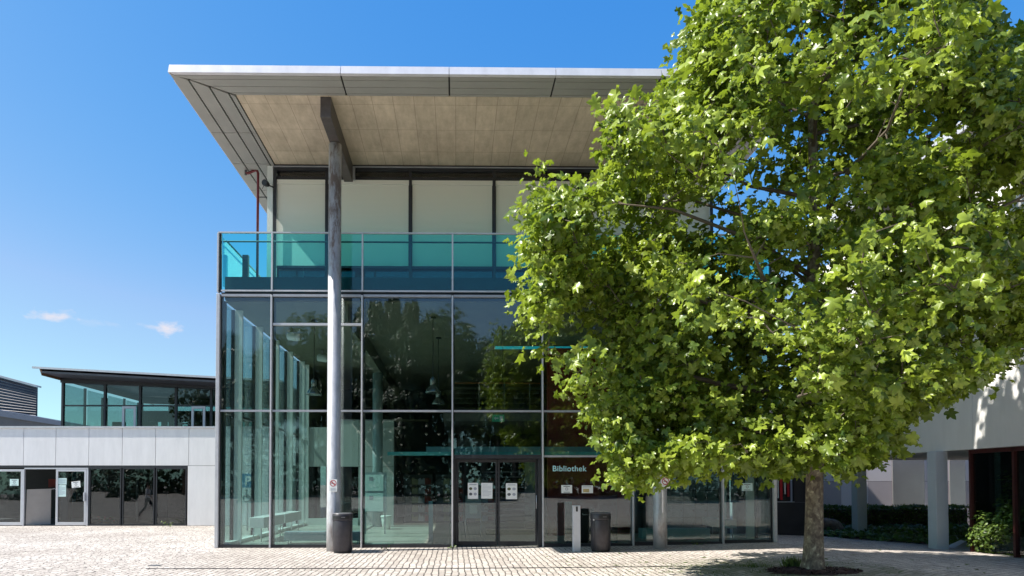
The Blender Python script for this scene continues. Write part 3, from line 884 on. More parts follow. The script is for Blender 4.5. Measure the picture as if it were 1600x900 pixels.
BX('inner_pillar', 'int_grey', ann, ax(66)+.05, ax(78)+.05, WY+1.2, WY+1.5, .04, 3.8)
BX('inner_locker', 'sign_blue', ann, ax(60)-.3, ax(69)-.2, WY+2.2, WY+2.6, .9, 2.4)
BX('inner_shelf', 'red_wall', ann, ax(43), ax(58), WY+1.4, WY+1.8, 1.55, 1.9)
# windows: three dark panes
for a, b in ((140, 190), (192, 242), (244, 292)):
    x0, x1 = ax(a), ax(b)
    fm = MB().box(x0, x1, WY+.0, WY+.06, .02, .08).box(x0, x1, WY, WY+.06, zb-.15, zb-.095)
    fm.box(x0, x0+.045, WY, WY+.06, .08, zb-.15).box(x1-.045, x1, WY, WY+.06, .08, zb-.15)
    w = fm.build('window', 'dark', ann)
    pane('window_pane', 'glass_wing', w, x0+.045, x1-.045, WY+.03, .08, zb-.15)
# glazed doors with light frames
def light_door(name, px0, px1, y, hinge=False, tilt=0):
    x0, x1 = ax(px0), ax(px1)
    t = .085
    fm = MB().box(x0, x1, y, y+.06, .03, .03+.12).box(x0, x1, y, y+.06, 2.28-t, 2.28)
    fm.box(x0, x0+t, y, y+.06, .15, 2.28-t).box(x1-t, x1, y, y+.06, .15, 2.28-t)
    d = fm.build(name, 'frame_lt', ann, bevel=.004)
    pane('door_pane', 'glass_wing', d, x0+t, x1-t, y+.025, .15, 2.28-t)
    return d, x0, x1
d, x0, x1 = light_door('glazed_door', 88.5, 136, WY-.02)
BX('door_pull', 'frame_lt', d, x1-.08, x1-.03, WY-.09, WY-.022, 1.0, 1.35)
BX('door_pillar', 'frame_lt', ann, x1+.01, x1+.07, WY-.02, WY+.05, .01, 2.30)
BX('door_head', 'frame_lt', ann, ax(39), x1+.07, WY-.02, WY+.05, 2.29, 2.345)
d2, x0, x1 = light_door('glazed_door', -42, 37, WY-.02)
BX('door_pillar', 'frame_lt', ann, x1+.008, x1+.06, WY-.03, WY+.06, .01, 2.285)
light_door('glazed_door', -130, -46, WY-.02)
BX('threshold', 'dark', ann, -24.3, xw0, WY-.01, WY+.3, .0, .025)
# leaning board in the open doorway
t = thing('leaning_board', 'plain beige board leaning in the open doorway of the pale annex', 'board', (ax(56), WY+.1, .025))
bd = MB()
xa_, xb_ = ax(40.5), ax(70)
bd.add([(xa_, WY+.05, .03), (xb_, WY+.45, .03), (xb_-.03, WY+.5, 1.50), (xa_, WY+.1, 1.47), (xa_, WY+.08, .03), (xb_, WY+.48, .03), (xb_-.03, WY+.53, 1.50), (xa_, WY+.13, 1.47)],
       [(0,1,2,3), (7,6,5,4), (0,4,5,1), (1,5,6,2), (2,6,7,3), (3,7,4,0)]).build('panel', 'board', t)
MB().tube([(xb_-.05, WY+.5, 1.47), (xb_+.12, WY+.5, 1.50), (xb_+.42, WY+.3, 1.36)], .012, 6).build('bar', 'frame_lt', t)
# notices on the annex glass
def notice(px0, px1, py0, py1, Y, label, kind='text', mat='paper', group=None, name='paper_notice', parent=None):
    xa_, zt_ = at(px0, py0, Y); xb_, zb_ = at(px1, py1, Y)
    r = thing(name, label, 'notice', ((xa_+xb_)/2, Y, zb_), group)
    BX('sheet', mat, r, xa_, xb_, Y, Y+.004, zb_, zt_)
    w, h = xb_-xa_, zt_-zb_
    yy = Y-.0025
    if kind == 'text':
        m = MB()
        q = random.Random(int(px0))
        for k in range(9):
            z = zt_ - h*(.12 + .085*k)
            m.box(xa_+w*.1, xa_+w*(.9 if k % 4 else q.uniform(.4, .7)), yy, Y-.0005, z-h*.018, z)
        m.build('printed_lines', 'print_grey', r)
    elif kind == 'pics':
        BX('heading', 'print_grey', r, xa_+w*.15, xa_+w*.85, yy, Y-.0005, zt_-h*.13, zt_-h*.08)
        for i in range(2):
            for j in range(2):
                cx_, cz_ = xa_+w*(.28+.44*i), zt_-h*(.36+.34*j)
                pts = [(cx_+w*.16*math.cos(a*R(30)), cz_+h*.09*math.sin(a*R(30))) for a in range(12)]
                MB().prism_y(pts, yy, Y-.0005).build('picture', ('print_olive', 'print_grey', 'print', 'print_tan')[i+2*j] if i+j < 2 else 'print_grey', r)
    elif kind == 'mark':
        cx_, cz_ = (xa_+xb_)/2, zb_+h*.52
        m = MB()
        for a in range(8):
            w0 = R(45*a); rr = h*.20
            m.prism_y([(cx_+rr*.55*math.cos(w0-.25), cz_+rr*.55*math.sin(w0-.25)), (cx_+rr*math.cos(w0-.2), cz_+rr*math.sin(w0-.2)), (cx_+rr*math.cos(w0+.2), cz_+rr*math.sin(w0+.2)), (cx_+rr*.55*math.cos(w0+.25), cz_+rr*.55*math.sin(w0+.25))], yy, Y-.0005)
        m.box(cx_-w*.3, cx_+w*.3, yy, Y-.0005, zb_+h*.08, zb_+h*.15).box(cx_-w*.3, cx_+w*.3, yy, Y-.0005, zt_-h*.2, zt_-h*.12)
        m.build('emblem', 'print', r)
    elif kind == 'yellow':
        BX('photo', 'print_tan', r, xa_+w*.12, xa_+w*.66, yy, Y-.0005, zb_+h*.12, zb_+h*.55)
        BX('heading', 'print_grey', r, xa_+w*.12, xa_+w*.85, yy, Y-.0005, zt_-h*.22, zt_-h*.14)
    return r
ay = WY - .03
notice(15.5, 29, 748.5, 759, ay+.02, 'small pale green notice on the annex door pane at the left edge', 'mark', 'paper_cool')
notice(91, 104, 747, 757, ay+.02, 'small bluish sheet above a longer sheet on the annex door', 'text', 'paper_cool')
notice(91, 103, 757.8, 776, ay+.02, 'tall bluish sheet of text under a small sheet on the annex door', 'text', 'paper_cool')
r = notice(112.5, 126, 752, 762, ay+.02, 'slanted white notice with a black emblem on the annex door', 'mark')
r.rotation_euler[1] = R(-6)

# ================================================================== PAVILION ON THE ROOF OF THE ANNEX
PY = 32.0
def pxx(px, py=640, Y=PY): return at(px, py, Y)
pav = thing('roof_pavilion', 'glazed pavilion with a thin tilted wing roof above the annex', 'building', (-16, PY, 3.98))
xl = pxx(98)[0]; xr = -8.0
zsill = 3.98
zl_in, zr_in = pxx(98, 583)[1], pxx(340, 597)[1]
def zline(x, py_l, py_r):
    za, zb_ = pxx(98, py_l)[1], pxx(340, py_r)[1]
    xa_, xb_ = pxx(98)[0], pxx(340)[0]
    return za + (zb_-za)*(x-xa_)/(xb_-xa_)
xm_ = [xl] + [pxx(p)[0] for p in (164, 219, 275, 330)] + [pxx(330)[0]+1.72*k for k in (1, 2, 3)]
xm_ = [x for x in xm_ if x < xr] + [xr]
for yy, nm in ((PY, 'front'), (40.0, 'rear')):
    for i in range(len(xm_)-1):
        a, b = xm_[i]+.05, xm_[i+1]-.05
        MB().prism_y([(a, zsill), (b, zsill), (b, zline(b, 599, 609)), (a, zline(a, 599, 609))], yy+.02, yy+.035).build('glass_pane', 'glass_pav', pav)
        BX('rail', 'dark', pav, a, b, yy-.02, yy+.06, 5.45, 5.52)
    for i, x in enumerate(xm_):
        BX('mullion', 'dark', pav, x-.05, x+.05, yy-.05, yy+.1, zsill, zline(x, 597, 607))
    MB().prism_y([(xl-.1, zline(xl, 598, 0+608)), (xr, zline(xr, 598, 608)), (xr, zline(xr, 585, 595)), (xl-.1, zline(xl, 585, 595))], yy-.06, yy+.2).build('head_band', 'dark', pav)
for yy in (33.9, 35.9, 37.9):
    BX('side_mullion', 'dark', pav, xl-.05, xl+.05, yy-.05, yy+.05, zsill, zline(xl, 598, 608))
for k in range(4):
    MB().box(xl-.01, xl+.01, 32.12+2*k, 33.82+2*k, zsill, zline(xl, 600, 610)).build('side_pane', 'glass_pav', pav)
BX('rear_lintel', 'int_dark', pav, xl+.1, xr, 39.7, 39.9, 5.45, zline(xr, 600, 610))
for i in range(len(xm_)-1):
    for f, w in ((.18, .30), (.55, .22), (.82, .35)):
        x = xm_[i] + f*1.71
        BX('rear_panel', 'int_dark', pav, x, x+w, 39.5, 39.6, zsill, 5.75)
for k, yy in enumerate((34.5, 36.5, 38.4)):
    BX('inner_post', 'int_dark', pav, xl+.5+k*.9, xl+.75+k*.9, yy, yy+.2, zsill, 6.2)
for px in (203, 311):
    x = pxx(px)[0]
    dd = MB().box(x-.33, x-.22, PY-.1, PY-.04, zsill, 5.45).box(x+.22, x+.33, PY-.1, PY-.04, zsill, 5.45).box(x-.22, x+.22, PY-.1, PY-.04, 5.34, 5.45)
    dd.build('pavilion_door', 'frame_lt', pav)
RY = PY-1.66
xt = at(51, 575, RY)[0]
def zr_(x, top):
    xa_, za_ = at(51, 573.4 if top else 577.5, RY); xb_, zb_ = at(340, 589 if top else 593.5, RY)
    return za_ + (zb_-za_)*(x-xa_)/(xb_-xa_)
rf = MB()
rf.prism([(xt, PY-1.6), (xr, PY-1.6), (xr, 42), (xt, 42)], [zr_(xt, 0)+.16, zr_(xr, 0)+.05, zr_(xr, 0)+.05, zr_(xt, 0)+.16], [zr_(xt, 1)+.01, zr_(xr, 1), zr_(xr, 1), zr_(xt, 1)+.01])
rfo = rf.build('wing_roof', 'roof_dark', pav)
MB().prism([(xt-.03, PY-1.66), (xr, PY-1.66), (xr, PY-1.61), (xt-.03, PY-1.61)], [zr_(xt, 1)-.06, zr_(xr, 1)-.06]*1 + [zr_(xr, 1)-.06, zr_(xt, 1)-.06], [zr_(xt, 1)+.03, zr_(xr, 1)+.03, zr_(xr, 1)+.03, zr_(xt, 1)+.03]).build('roof_edge', 'steel_light', rfo)
MB().prism([(xt+.2, PY-1.5), (xl-.1, PY-1.5), (xl-.1, 41.8), (xt+.2, 41.8)], [zr_(xt, 0)+.08, zr_(xl, 0)-.22, zr_(xl, 0)-.22, zr_(xt, 0)+.08], [zr_(xt, 0)+.14, zr_(xl, 0)+.02, zr_(xl, 0)+.02, zr_(xt, 0)+.14]).build('roof_soffit', 'wood_soffit', rfo)
MB().prism([(xl-.1, PY-1.5), (xr, PY-1.5), (xr, PY-.07), (xl-.1, PY-.07)], [zr_(xl, 0)-.10, zr_(xr, 0)-.10, zr_(xr, 0)-.10, zr_(xl, 0)-.10], [zr_(xl, 0)-.005, zr_(xr, 0)-.005, zr_(xr, 0)-.005, zr_(xl, 0)-.005]).build('roof_soffit', 'roof_dark', rfo)
cpx = 0
for px, lab in ((180, 'brown lounge chair behind the pavilion glass, leftmost of four'), (228, 'brown lounge chair just right of the first pale pavilion door'), (303, 'brown lounge chair beside the second pale pavilion door, on its left'), (322, 'brown lounge chair at the right end of the pavilion glass')):
    x = at(px, 655, 33.2)[0]
    ch = thing('lounge_chair', lab, 'chair', (x, 33.2, 3.98), 'lounge chairs in the roof pavilion')
    BX('seat', 'chair', ch, x-.33, x+.33, 32.95, 33.5, 4.02, 4.42, bevel=.04)
    BX('backrest', 'chair', ch, x-.33, x+.33, 33.51, 33.66, 4.02, 4.85, bevel=.04)
    for s in (-1, 1):
        BX('armrest', 'chair', ch, x+s*.335, x+s*.43, 32.95, 33.6, 4.02, 4.62, bevel=.03)
x, _ = at(282, 655, 33.0)
tb = thing('pedestal_table', 'small round dark table behind the pavilion glass', 'table', (x, 33, 3.98))
MB().lathe([(.4, .72), (.4, .75)], (x, 33, 3.98), 20).build('tabletop', 'dark', tb)
MB().lathe([(.2, .02), (.03, .05), (.03, .72)], (x, 33, 3.98), 12).build('pedestal', 'dark', tb, smooth=True)

# ================================================================== LOUVRED PLANT ROOM FAR LEFT
lv = thing('plant_room', 'blue-grey louvred plant room behind the annex at the far left', 'building', (-31, 45, 0))
x1 = at(57.5, 620, 45)[0]
z_r = at(57, 605, 45)[1]; z_l = at(0, 589.5, 45)[1]; x_l = at(0, 590, 45)[0]
slope = (z_r - z_l)/(x1 - x_l)
xL = x1 - 8
pp = [(xL, 45.1), (x1, 45.1), (x1-7, 54), (xL-7, 54)]
zt_ = [z_r + slope*(x-x1) for x, y in pp[:2]]; zt_ = [zt_[0], zt_[1], zt_[1], zt_[0]]
MB().prism(pp, 0, zt_).build('wall', 'louvre', lv)
lm = MB()
n_l = 16
for k in range(n_l):
    f = k/(n_l-1)
    zr0 = 5.7 + (z_r-.15-5.7)*f; zl0 = 5.7 + (z_r-.15 + slope*(xL-x1) - 5.7)*f
    lm.add([(xL, 45.0, zl0), (x1-.05, 45.0, zr0), (x1-.05, 45.09, zr0+.10), (xL, 45.09, zl0+.10), (xL, 45.02, zl0-.02), (x1-.05, 45.02, zr0-.02), (x1-.05, 45.095, zr0+.06), (xL, 45.095, zl0+.06)],
           [(0,1,2,3), (7,6,5,4), (0,4,5,1), (1,5,6,2), (2,6,7,3), (3,7,4,0)])
lm.build('louvre', 'roof_dark', lv)
MB().prism_y([(xL, z_r+slope*(xL-x1)), (x1+.05, z_r), (x1+.05, z_r+.12), (xL, z_r+slope*(xL-x1)+.12)], 44.9, 45.4).build('coping', 'steel', lv)
xa_, za_ = at(0, 641, 41); xb_, zb_ = at(96, 660, 41)
lr = thing('lean_to_roof', 'low dark grey sloping roof in front of the louvred plant room', 'roof', ((xa_+xb_)/2, 41, 0))
MB().prism_y([(xa_-5, 0), (xb_+1, 0), (xb_+1, zb_-.2), (xa_-5, za_-.2+.9)], 41.2, 44).build('wall', 'roof_dark', lr)
MB().prism_y([(xa_-5, za_-.5+.9), (xb_+1, zb_-.36), (xb_+1, zb_-.1), (xa_-5, za_+.9)], 41, 44.2).build('roof_sheet', 'louvre', lr)
# ================================================================== RIGHT BUILDING
def gp(px, py):
    """where the ray through a pixel meets the ground"""
    Y = 15.0
    for _ in range(60):
        X, Z = at(px, py, Y)
        Y *= 1 + (Z - zg(X))/(EYE - zg(X))*.8
    return X, Y
XW = 12.4
ZU = at(1470, 706, 17.0)[1]
rb = thing('seminar_building', 'pale concrete upper block carried on square posts at the right edge', 'building', (XW+3, 14, 0))
wm = MB()
for k in range(10):
    ya, yb = 5.1 + 1.75*k, 5.1 + 1.75*(k+1)
    for za, zb_ in ((ZU, 5.2), (5.21, 7.1), (7.11, 9.0)):
        wm.box(XW, XW+.12, ya+.004, yb-.004, za, zb_-.004)
wm.build('concrete_wall', 'conc_white', rb)
BX('wall_core', 'conc_white', rb, XW+.125, 24, 5.15, 22.55, ZU+.01, 8.99)
BX('end_wall', 'conc_white', rb, XW+.0, 24, 22.62, 22.74, ZU, 9.0)
BX('upper_window_band', 'win_red', rb, XW+.6, 23.5, 6, 22, 9.0, 9.9)
rr = BX('roof', 'roof_dark', rb, 11.9, 25, 10.5, 22.5, 9.98, 10.16)
BX('roof_fascia', 'steel_light', rr, 11.84, 11.9, 10.5, 22.5, 9.93, 10.2)
BX('roof_fascia', 'steel_light', rr, 11.84, 25, 22.5, 22.56, 9.93, 10.2)
sl = MB()
for k in range(5):
    sl.box(11.95+.28*k, 12.15+.28*k, 10.6, 22.4, 9.9, 9.97)
sl.build('soffit_slats', 'soffit', rr)
for px, py in ((1470, 858), (1345, 838)):
    X, Y = gp(px, py)
    BX('square_post', 'conc_post', rb, X-.11, X+.2, Y-.02, Y+.29, zg(X)-.05, ZU-.002, bevel=.01)
# glazed ground floor with dark red frames
GX = XW+.2
gy0 = 15.9
for k in range(6):
    ya, yb = gy0-1.25*(k+1), gy0-1.25*k
    MB().box(GX, GX+.015, ya+.05, yb-.05, .1, ZU-.1).build('ground_floor_pane', 'glass_wing', rb)
    BX('red_mullion', 'win_red', rb, GX-.05, GX+.07, yb-.03, yb+.03, 0, ZU-.005)
BX('red_head', 'win_red', rb, GX-.05, GX+.07, gy0-7.5, gy0-.05, ZU-.1, ZU-.006)
BX('glazing_end_wall', 'int_dark', rb, GX+.09, 24, gy0-.02, gy0+.1, 0, ZU-.004)
BX('inner_red_panel', 'vivid_red', rb, GX+1.0, GX+1.5, 14.2, 14.3, 0, ZU-.1)
BX('inner_curtain', 'int_grey', rb, GX+.6, GX+.9, 15.2, 15.3, 0, ZU-.1)
BX('inner_curtain', 'bench_blue', rb, GX+.4, GX+.6, 14.7, 14.75, 0, ZU-.1)
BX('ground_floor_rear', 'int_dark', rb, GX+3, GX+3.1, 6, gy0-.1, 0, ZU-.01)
# --- rear court wall of pale panels, lower ones painted shaded, with two frosted panels
QY = 25.2
cw = thing('panel_wall', 'wall of pale panels, shaded below, behind the clipped hedge', 'wall', (at(1390, 790, QY)[0], QY, 0))
zj = at(1360, 752, QY)[1]
edges = [1150, 1210, 1262, 1314, 1356, 1394, 1444, 1456, 1483, 1508, 1522]
for i in range(len(edges)-1):
    a, b = at(edges[i], 750, QY)[0]+.006, at(edges[i+1], 750, QY)[0]-.006
    if edges[i] in (1394, 1483):
        BX('frosted_panel', 'frost', cw, a, b, QY-.03, QY+.03, .1, 3.3)
    else:
        BX('pale_panel', 'wall_pale', cw, a, b, QY, QY+.1, zj+.006, 3.3)
        BX('lower_wall_panel', 'wall_pale' if edges[i] in (1314, 1444) else 'wall_shaded', cw, a, b, QY, QY+.1, .05, zj-.006)  # shade put into the colour of most lower panels
BX('wall_core', 'dark', cw, at(1150, 750, QY)[0], 24, QY+.101, QY+.25, .0, 3.28)
# --- dark screen wall between library and tree, with strips imitating red and pale reflections
DWY = 20.6
xa_, xb_ = 8.75, at(1263, 780, DWY)[0]
zt0 = at(1230, 785, DWY)[1]
dw = thing('screen_wall', 'black screen wall with red and pale reflection strips beside the library corner', 'wall', ((xa_+xb_)/2, DWY, 0))
BX('lower_panel', 'anthracite', dw, xa_, xb_, DWY, DWY+.12, .05, zt0)
BX('upper_panel', 'anthracite', dw, at(1241, 760, DWY)[0], xb_, DWY, DWY+.12, zt0+.006, 3.4)
BX('opening_back', 'bin_black', dw, xa_, at(1240, 760, DWY)[0], DWY+.2, DWY+.25, zt0, 3.4)
BX('ledge', 'steel', dw, xa_, at(1240, 760, DWY)[0], DWY-.05, DWY+.1, zt0+.006, zt0+.03)
for px, w, m, dz in ((1214, 3.2, 'vivid_red', .5), (1219, 2, 'pale_reflection', .2), (1224, 3.5, 'vivid_red', .1), (1230, 2.2, 'pale_reflection', .45), (1235, 3.2, 'vivid_red', .3)):
    x = at(px, 760, DWY)[0]
    BX('strip', m, dw, x-w/100, x+w/100, DWY+.13, DWY+.17, zt0+.03+dz*.5, 3.3)
BX('end_post', 'bin_black', dw, xb_+.004, xb_+.09, DWY-.05, DWY+.17, .03, 3.4)

# ================================================================== PLANTING ON THE RIGHT
RNG = np.random.default_rng(11)
def scatter(name, C, N, sizes, mat, tmpl, tris, parent=None, org=(0, 0, 0), tone=None, droop=.4):
    n = len(C)
    T = RNG.normal(size=(n, 3)); T[:, 2] -= droop
    t = RNG.random(n) if tone is None else tone
    return leaf_mesh(name, C, N, T, sizes, t, mat, tmpl, tris, parent, org)
E1 = [gp(1270, 836), gp(1330, 842), gp(1400, 847), gp(1450, 851), gp(1530, 856), gp(1600, 862), gp(1700, 872)]
def edgeY(x):
    for (a, ya), (b, yb) in zip(E1, E1[1:]):
        if x <= b: return ya + (yb-ya)*max(0, (x-a)/(b-a))
    return E1[-1][1]
pts = []
while len(pts) < 11000:
    x = RNG.uniform(E1[0][0]-.5, 19); y = RNG.uniform(12, 22.6)
    e = edgeY(x) + .12*math.sin(x*9) + .1*math.sin(x*23+1)
    if y < e or (x > GX+.0 and y < gy0+.1): continue
    d = y - e
    h = .04 + .22*min(1, d/1.3)*(.6 + .4*math.sin(x*3.1+y*1.7)) + .1*RNG.random()
    pts.append((x, y, zg(x) + h*RNG.uniform(.35, 1)))
C = np.array(pts)
N = RNG.normal(size=C.shape)*.55; N[:, 2] += 1; N[:, 1] -= .35
tag(scatter('ivy_ground_cover', C, N, RNG.uniform(.07, .15, len(C)), 'ivy', PALM, PALM_T), kind='stuff')
bd = MB()
poly = [(x, y-.06) for x, y in E1] + [(24, 12), (24, 24), (E1[0][0]-.6, 24), (E1[0][0]-.6, E1[0][1]+.3)]
bd.add([(x, y, zg(x)+.02) for x, y in poly], [tuple(range(len(poly)))])
tag(bd.build('planting_soil', 'mulch'), kind='structure')
# clipped hedge
hx0, hx1, hy0, hy1 = at(1215, 800, 22.5)[0], at(1518, 800, 22.5)[0], 22.4, 23.3
hz = at(1400, 791, 22.4)[1]
hg = thing('clipped_hedge', 'clipped box hedge with a sunlit top in front of the panel wall', 'hedge', ((hx0+hx1)/2, 22.8, .05))
BX('branches', 'twig', hg, hx0+.12, hx1-.12, hy0+.14, hy1-.14, .03, hz-.12)
n = 9000
C = np.stack([RNG.uniform(hx0, hx1, n), RNG.uniform(hy0, hy1, n), RNG.uniform(.05, hz, n)], 1)
side = RNG.integers(0, 3, n)
C[side == 0, 1] = hy0 + np.abs(RNG.normal(0, .07, (side == 0).sum()))
C[side == 1, 2] = hz - np.abs(RNG.normal(0, .05, (side == 1).sum()))
C[:, 2] += .03*np.sin(C[:, 0]*4)
N = RNG.normal(size=C.shape)*.7; N[side == 0, 1] -= .8; N[:, 2] += .5
scatter('foliage', C, N, RNG.uniform(.05, .09, n), 'hedge', OVAL, OVAL_T, hg)
# boulder
x, y = gp(1306, 837)
bmr = bmesh.new(); bmesh.ops.create_icosphere(bmr, subdivisions=4, radius=1)
from mathutils import noise as mnoise
for v in bmr.verts:
    k = 1 + .22*mnoise.noise(v.co*1.3 + Vector((3, 1, 2))) + .07*mnoise.noise(v.co*4)
    v.co = Vector((v.co.x*.48*k, v.co.y*.36*k, v.co.z*.38*k + .2))
me = bpy.data.meshes.new('boulder'); bmr.to_mesh(me); bmr.free(); me.materials.append(M['rock'])
tag(link_mesh('boulder', me, None, (x, y+.5, zg(x))), 'brown boulder lying beside the hedge right of the tree trunk', 'boulder')
# shrubs at the far right
def shrub(px, py, r, h, label, n=1700, mat='hedge', sz=(.06, .12)):
    x, y = gp(px, py); x -= .12
    o = thing('leafy_shrub', label, 'shrub', (x, y, zg(x)), 'shrubs before the red-framed glazing')
    st = MB()
    for k in range(7):
        a = k*.9
        st.tube([(x, y, 0), (x+.3*r*math.cos(a), y+.3*r*math.sin(a), h*.4), (x+.7*r*math.cos(a), y+.7*r*math.sin(a), h*.75)], [.014, .01, .004], 5)
    st.build('stems', 'twig', o)
    d = RNG.normal(size=(n, 3)); d /= np.linalg.norm(d, axis=1)[:, None]
    rad = RNG.uniform(.35, 1, n)**.5*(1 + .25*np.sin(d[:, 0]*5 + d[:, 2]*4))
    C = d*rad[:, None]*np.array([r, r, h*.5]) + np.array([x, y, h*.52])
    C[:, 2] = np.maximum(C[:, 2], .04)
    N = d*.6 + RNG.normal(size=(n, 3))*.5 + np.array([0, 0, .6])
    scatter('foliage', C, N, RNG.uniform(sz[0], sz[1], n), mat, OVAL, OVAL_T, o)
shrub(1606, 868, .55, 1.15, 'low dark leafy shrub at the right edge of the photo')
shrub(1556, 864, .40, .95, 'dark leafy shrub just right of the dark red window post')
shrub(1586, 862, .42, 1.9, 'tallest dark shrub, standing in for a plant reflection in the red-framed glazing', 2200)  # added in place of greenery reflected in the glazing
x, y = gp(1503, 856)
wd = MB().add([(x-.2, y, .03), (x+.2, y-.05, .03), (x+.2, y+.3, .03), (x-.2, y+.3, .03), (x+.13, y+.02, .2), (x+.17, y+.25, .22)], [(0,1,2,3)[::-1], (0,1,4), (1,2,5,4), (2,3,5), (3,0,4,5)])
tag(wd.build('stone_wedge', 'conc_post', None, (x, y, .03)), 'small grey stone wedge in the ivy right of the nearer square post', 'stone')

# ================================================================== SMALL THINGS OUTSIDE
def litter_bin(px, py0, py1, wpx, label, variant):
    x, y = gp(px, py1-2); s = F_PX/y
    r = wpx/2/s; y += r
    h = (py1-py0)/s
    z = zg(x)
    b = thing('litter_bin', label, 'litter bin', (x, y, z), 'round dark litter bins before the glass front')
    MB().lathe([(r*.9, .0), (r*.9, .05)], (x, y, z), 32).build('base_ring', 'bin_black', b)
    MB().lathe([(r*.97, .052), (r, .06), (r, h*.80), (r*.985, h*.815)], (x, y, z), 40).build('body', 'bin', b, smooth=True)
    MB().lathe([(r*1.02, h*.818), (r*1.03, h*.83), (r*1.03, h*.955), (r*1.0, h*.97)], (x, y, z), 40).build('hood', 'bin', b, smooth=True)
    ld = MB().lathe([(r*1.03, h*.972), (r*1.03, h*.985), (r*.9, h)], (x, y, z), 40).build('lid', 'bin_lid', b, smooth=True)
    sl = MB()
    a0, a1 = (-150, -42) if variant == 0 else (-112, -18)
    n = 14
    for k in range(n):
        u, v = R(a0 + (a1-a0)*k/n), R(a0 + (a1-a0)*(k+1)/n)
        ro, ri = r*1.045, r*.98
        sl.add([(x+ri*math.cos(u), y+ri*math.sin(u), z+h*.855), (x+ri*math.cos(v), y+ri*math.sin(v), z+h*.855), (x+ri*math.cos(v), y+ri*math.sin(v), z+h*.93), (x+ri*math.cos(u), y+ri*math.sin(u), z+h*.93),
                (x+ro*math.cos(u), y+ro*math.sin(u), z+h*.855), (x+ro*math.cos(v), y+ro*math.sin(v), z+h*.855), (x+ro*math.cos(v), y+ro*math.sin(v), z+h*.93), (x+ro*math.cos(u), y+ro*math.sin(u), z+h*.93)],
               [(4,5,6,7), (0,4,7,3), (1,2,6,5), (3,7,6,2), (0,1,5,4)])
    sl.build('slot', 'bin_black', b)
    a = R(-88)
    MB().box(x+.02*r, x+.42*r, y-r*1.052, y-r*1.046, z+h*.89, z+h*.91).build('slot_plate', 'bin_lid', b)
    a = R(-138) if variant else R(-30)
    MB().tube([(x+r*1.0*math.cos(a), y+r*1.0*math.sin(a), z+.07), (x+r*1.0*math.cos(a), y+r*1.0*math.sin(a), z+h*.8)], .006, 6).build('door_seam', 'bin_black', b)
    if variant:
        a = R(-142)
        MB().tube([(x+r*1.0*math.cos(a), y+r*1.0*math.sin(a), z+h*.82), (x+r*1.09*math.cos(a), y+r*1.09*math.sin(a), z+h*.82)], .018, 10).build('lock', 'steel_light', b)
litter_bin(532.5, 804.5, 867, 31, 'round dark litter bin standing against the left column', 0)
litter_bin(942, 803.5, 865, 31, 'round dark litter bin with a lock beside the slim grey pillar', 1)
x, y = gp(901.5, 862); s = F_PX/y
z = zg(x); h = 72/s; w = 11.5/s
pl = thing('intercom_pillar', 'slim pale grey pillar with a black reader slot before the glass', 'pillar', (x, y+w/2, z))
BX('body', 'post_grey', pl, x-w/2, x+w/2, y, y+w*.8, z-.02, z+h, bevel=.005)
BX('reader', 'bin_black', pl, x-w*.12, x+w*.14, y-.006, y+.002, z+h*.87, z+h*.98, bevel=.002)
# sign plates on the columns
def ring(m, cx, cz, r0, r1, y0, y1, n=28):
    for k in range(n):
        u, v = 2*math.pi*k/n, 2*math.pi*(k+1)/n
        m.prism_y([(cx+r0*math.cos(u), cz+r0*math.sin(u)), (cx+r1*math.cos(u), cz+r1*math.sin(u)), (cx+r1*math.cos(v), cz+r1*math.sin(v)), (cx+r0*math.cos(v), cz+r0*math.sin(v))], y0, y1)
def no_smoking(px0, px1, py0, py1, Y, label):
    xa_, zt_ = at(px0, py0, Y); xb_, zb_ = at(px1, py1, Y)
    w, h = xb_-xa_, zt_-zb_
    o = thing('no_smoking_sign', label, 'sign', ((xa_+xb_)/2, Y, zb_), 'no smoking signs on the columns')
    BX('plate', 'paper', o, xa_, xb_, Y, Y+.004, zb_, zt_)
    cx_, cz_ = (xa_+xb_)/2, zt_ - w*.5
    m = MB(); ring(m, cx_, cz_, w*.33, w*.42, Y-.003, Y-.0006)
    a = w*.26
    m.prism_y([(cx_-a, cz_+a-.018), (cx_+a-.018, cz_-a), (cx_+a, cz_-a+.018), (cx_-a+.018, cz_+a)], Y-.0045, Y-.0031)
    m.build('prohibition_ring', 'sign_red', o)
    MB().box(cx_-w*.22, cx_+w*.14, Y-.0025, Y-.0006, cz_-w*.05, cz_+w*.03).box(cx_+w*.16, cx_+w*.22, Y-.0025, Y-.0006, cz_-w*.05, cz_+w*.03).build('cigarette', 'print', o)
    m = MB()
    for k in range(3):
        m.box(xa_+w*.15, xb_-w*.15, Y-.0025, Y-.0006, zb_+h*(.1+.08*k), zb_+h*(.13+.08*k))
    m.build('caption', 'print_grey', o)
no_smoking(514.5, 526.5, 749, 768, 16.42, 'small white no smoking sign on the left column above the litter bin')
no_smoking(1033, 1047, 745, 763, 16.42, 'small white no smoking sign on the right column under the leaves')
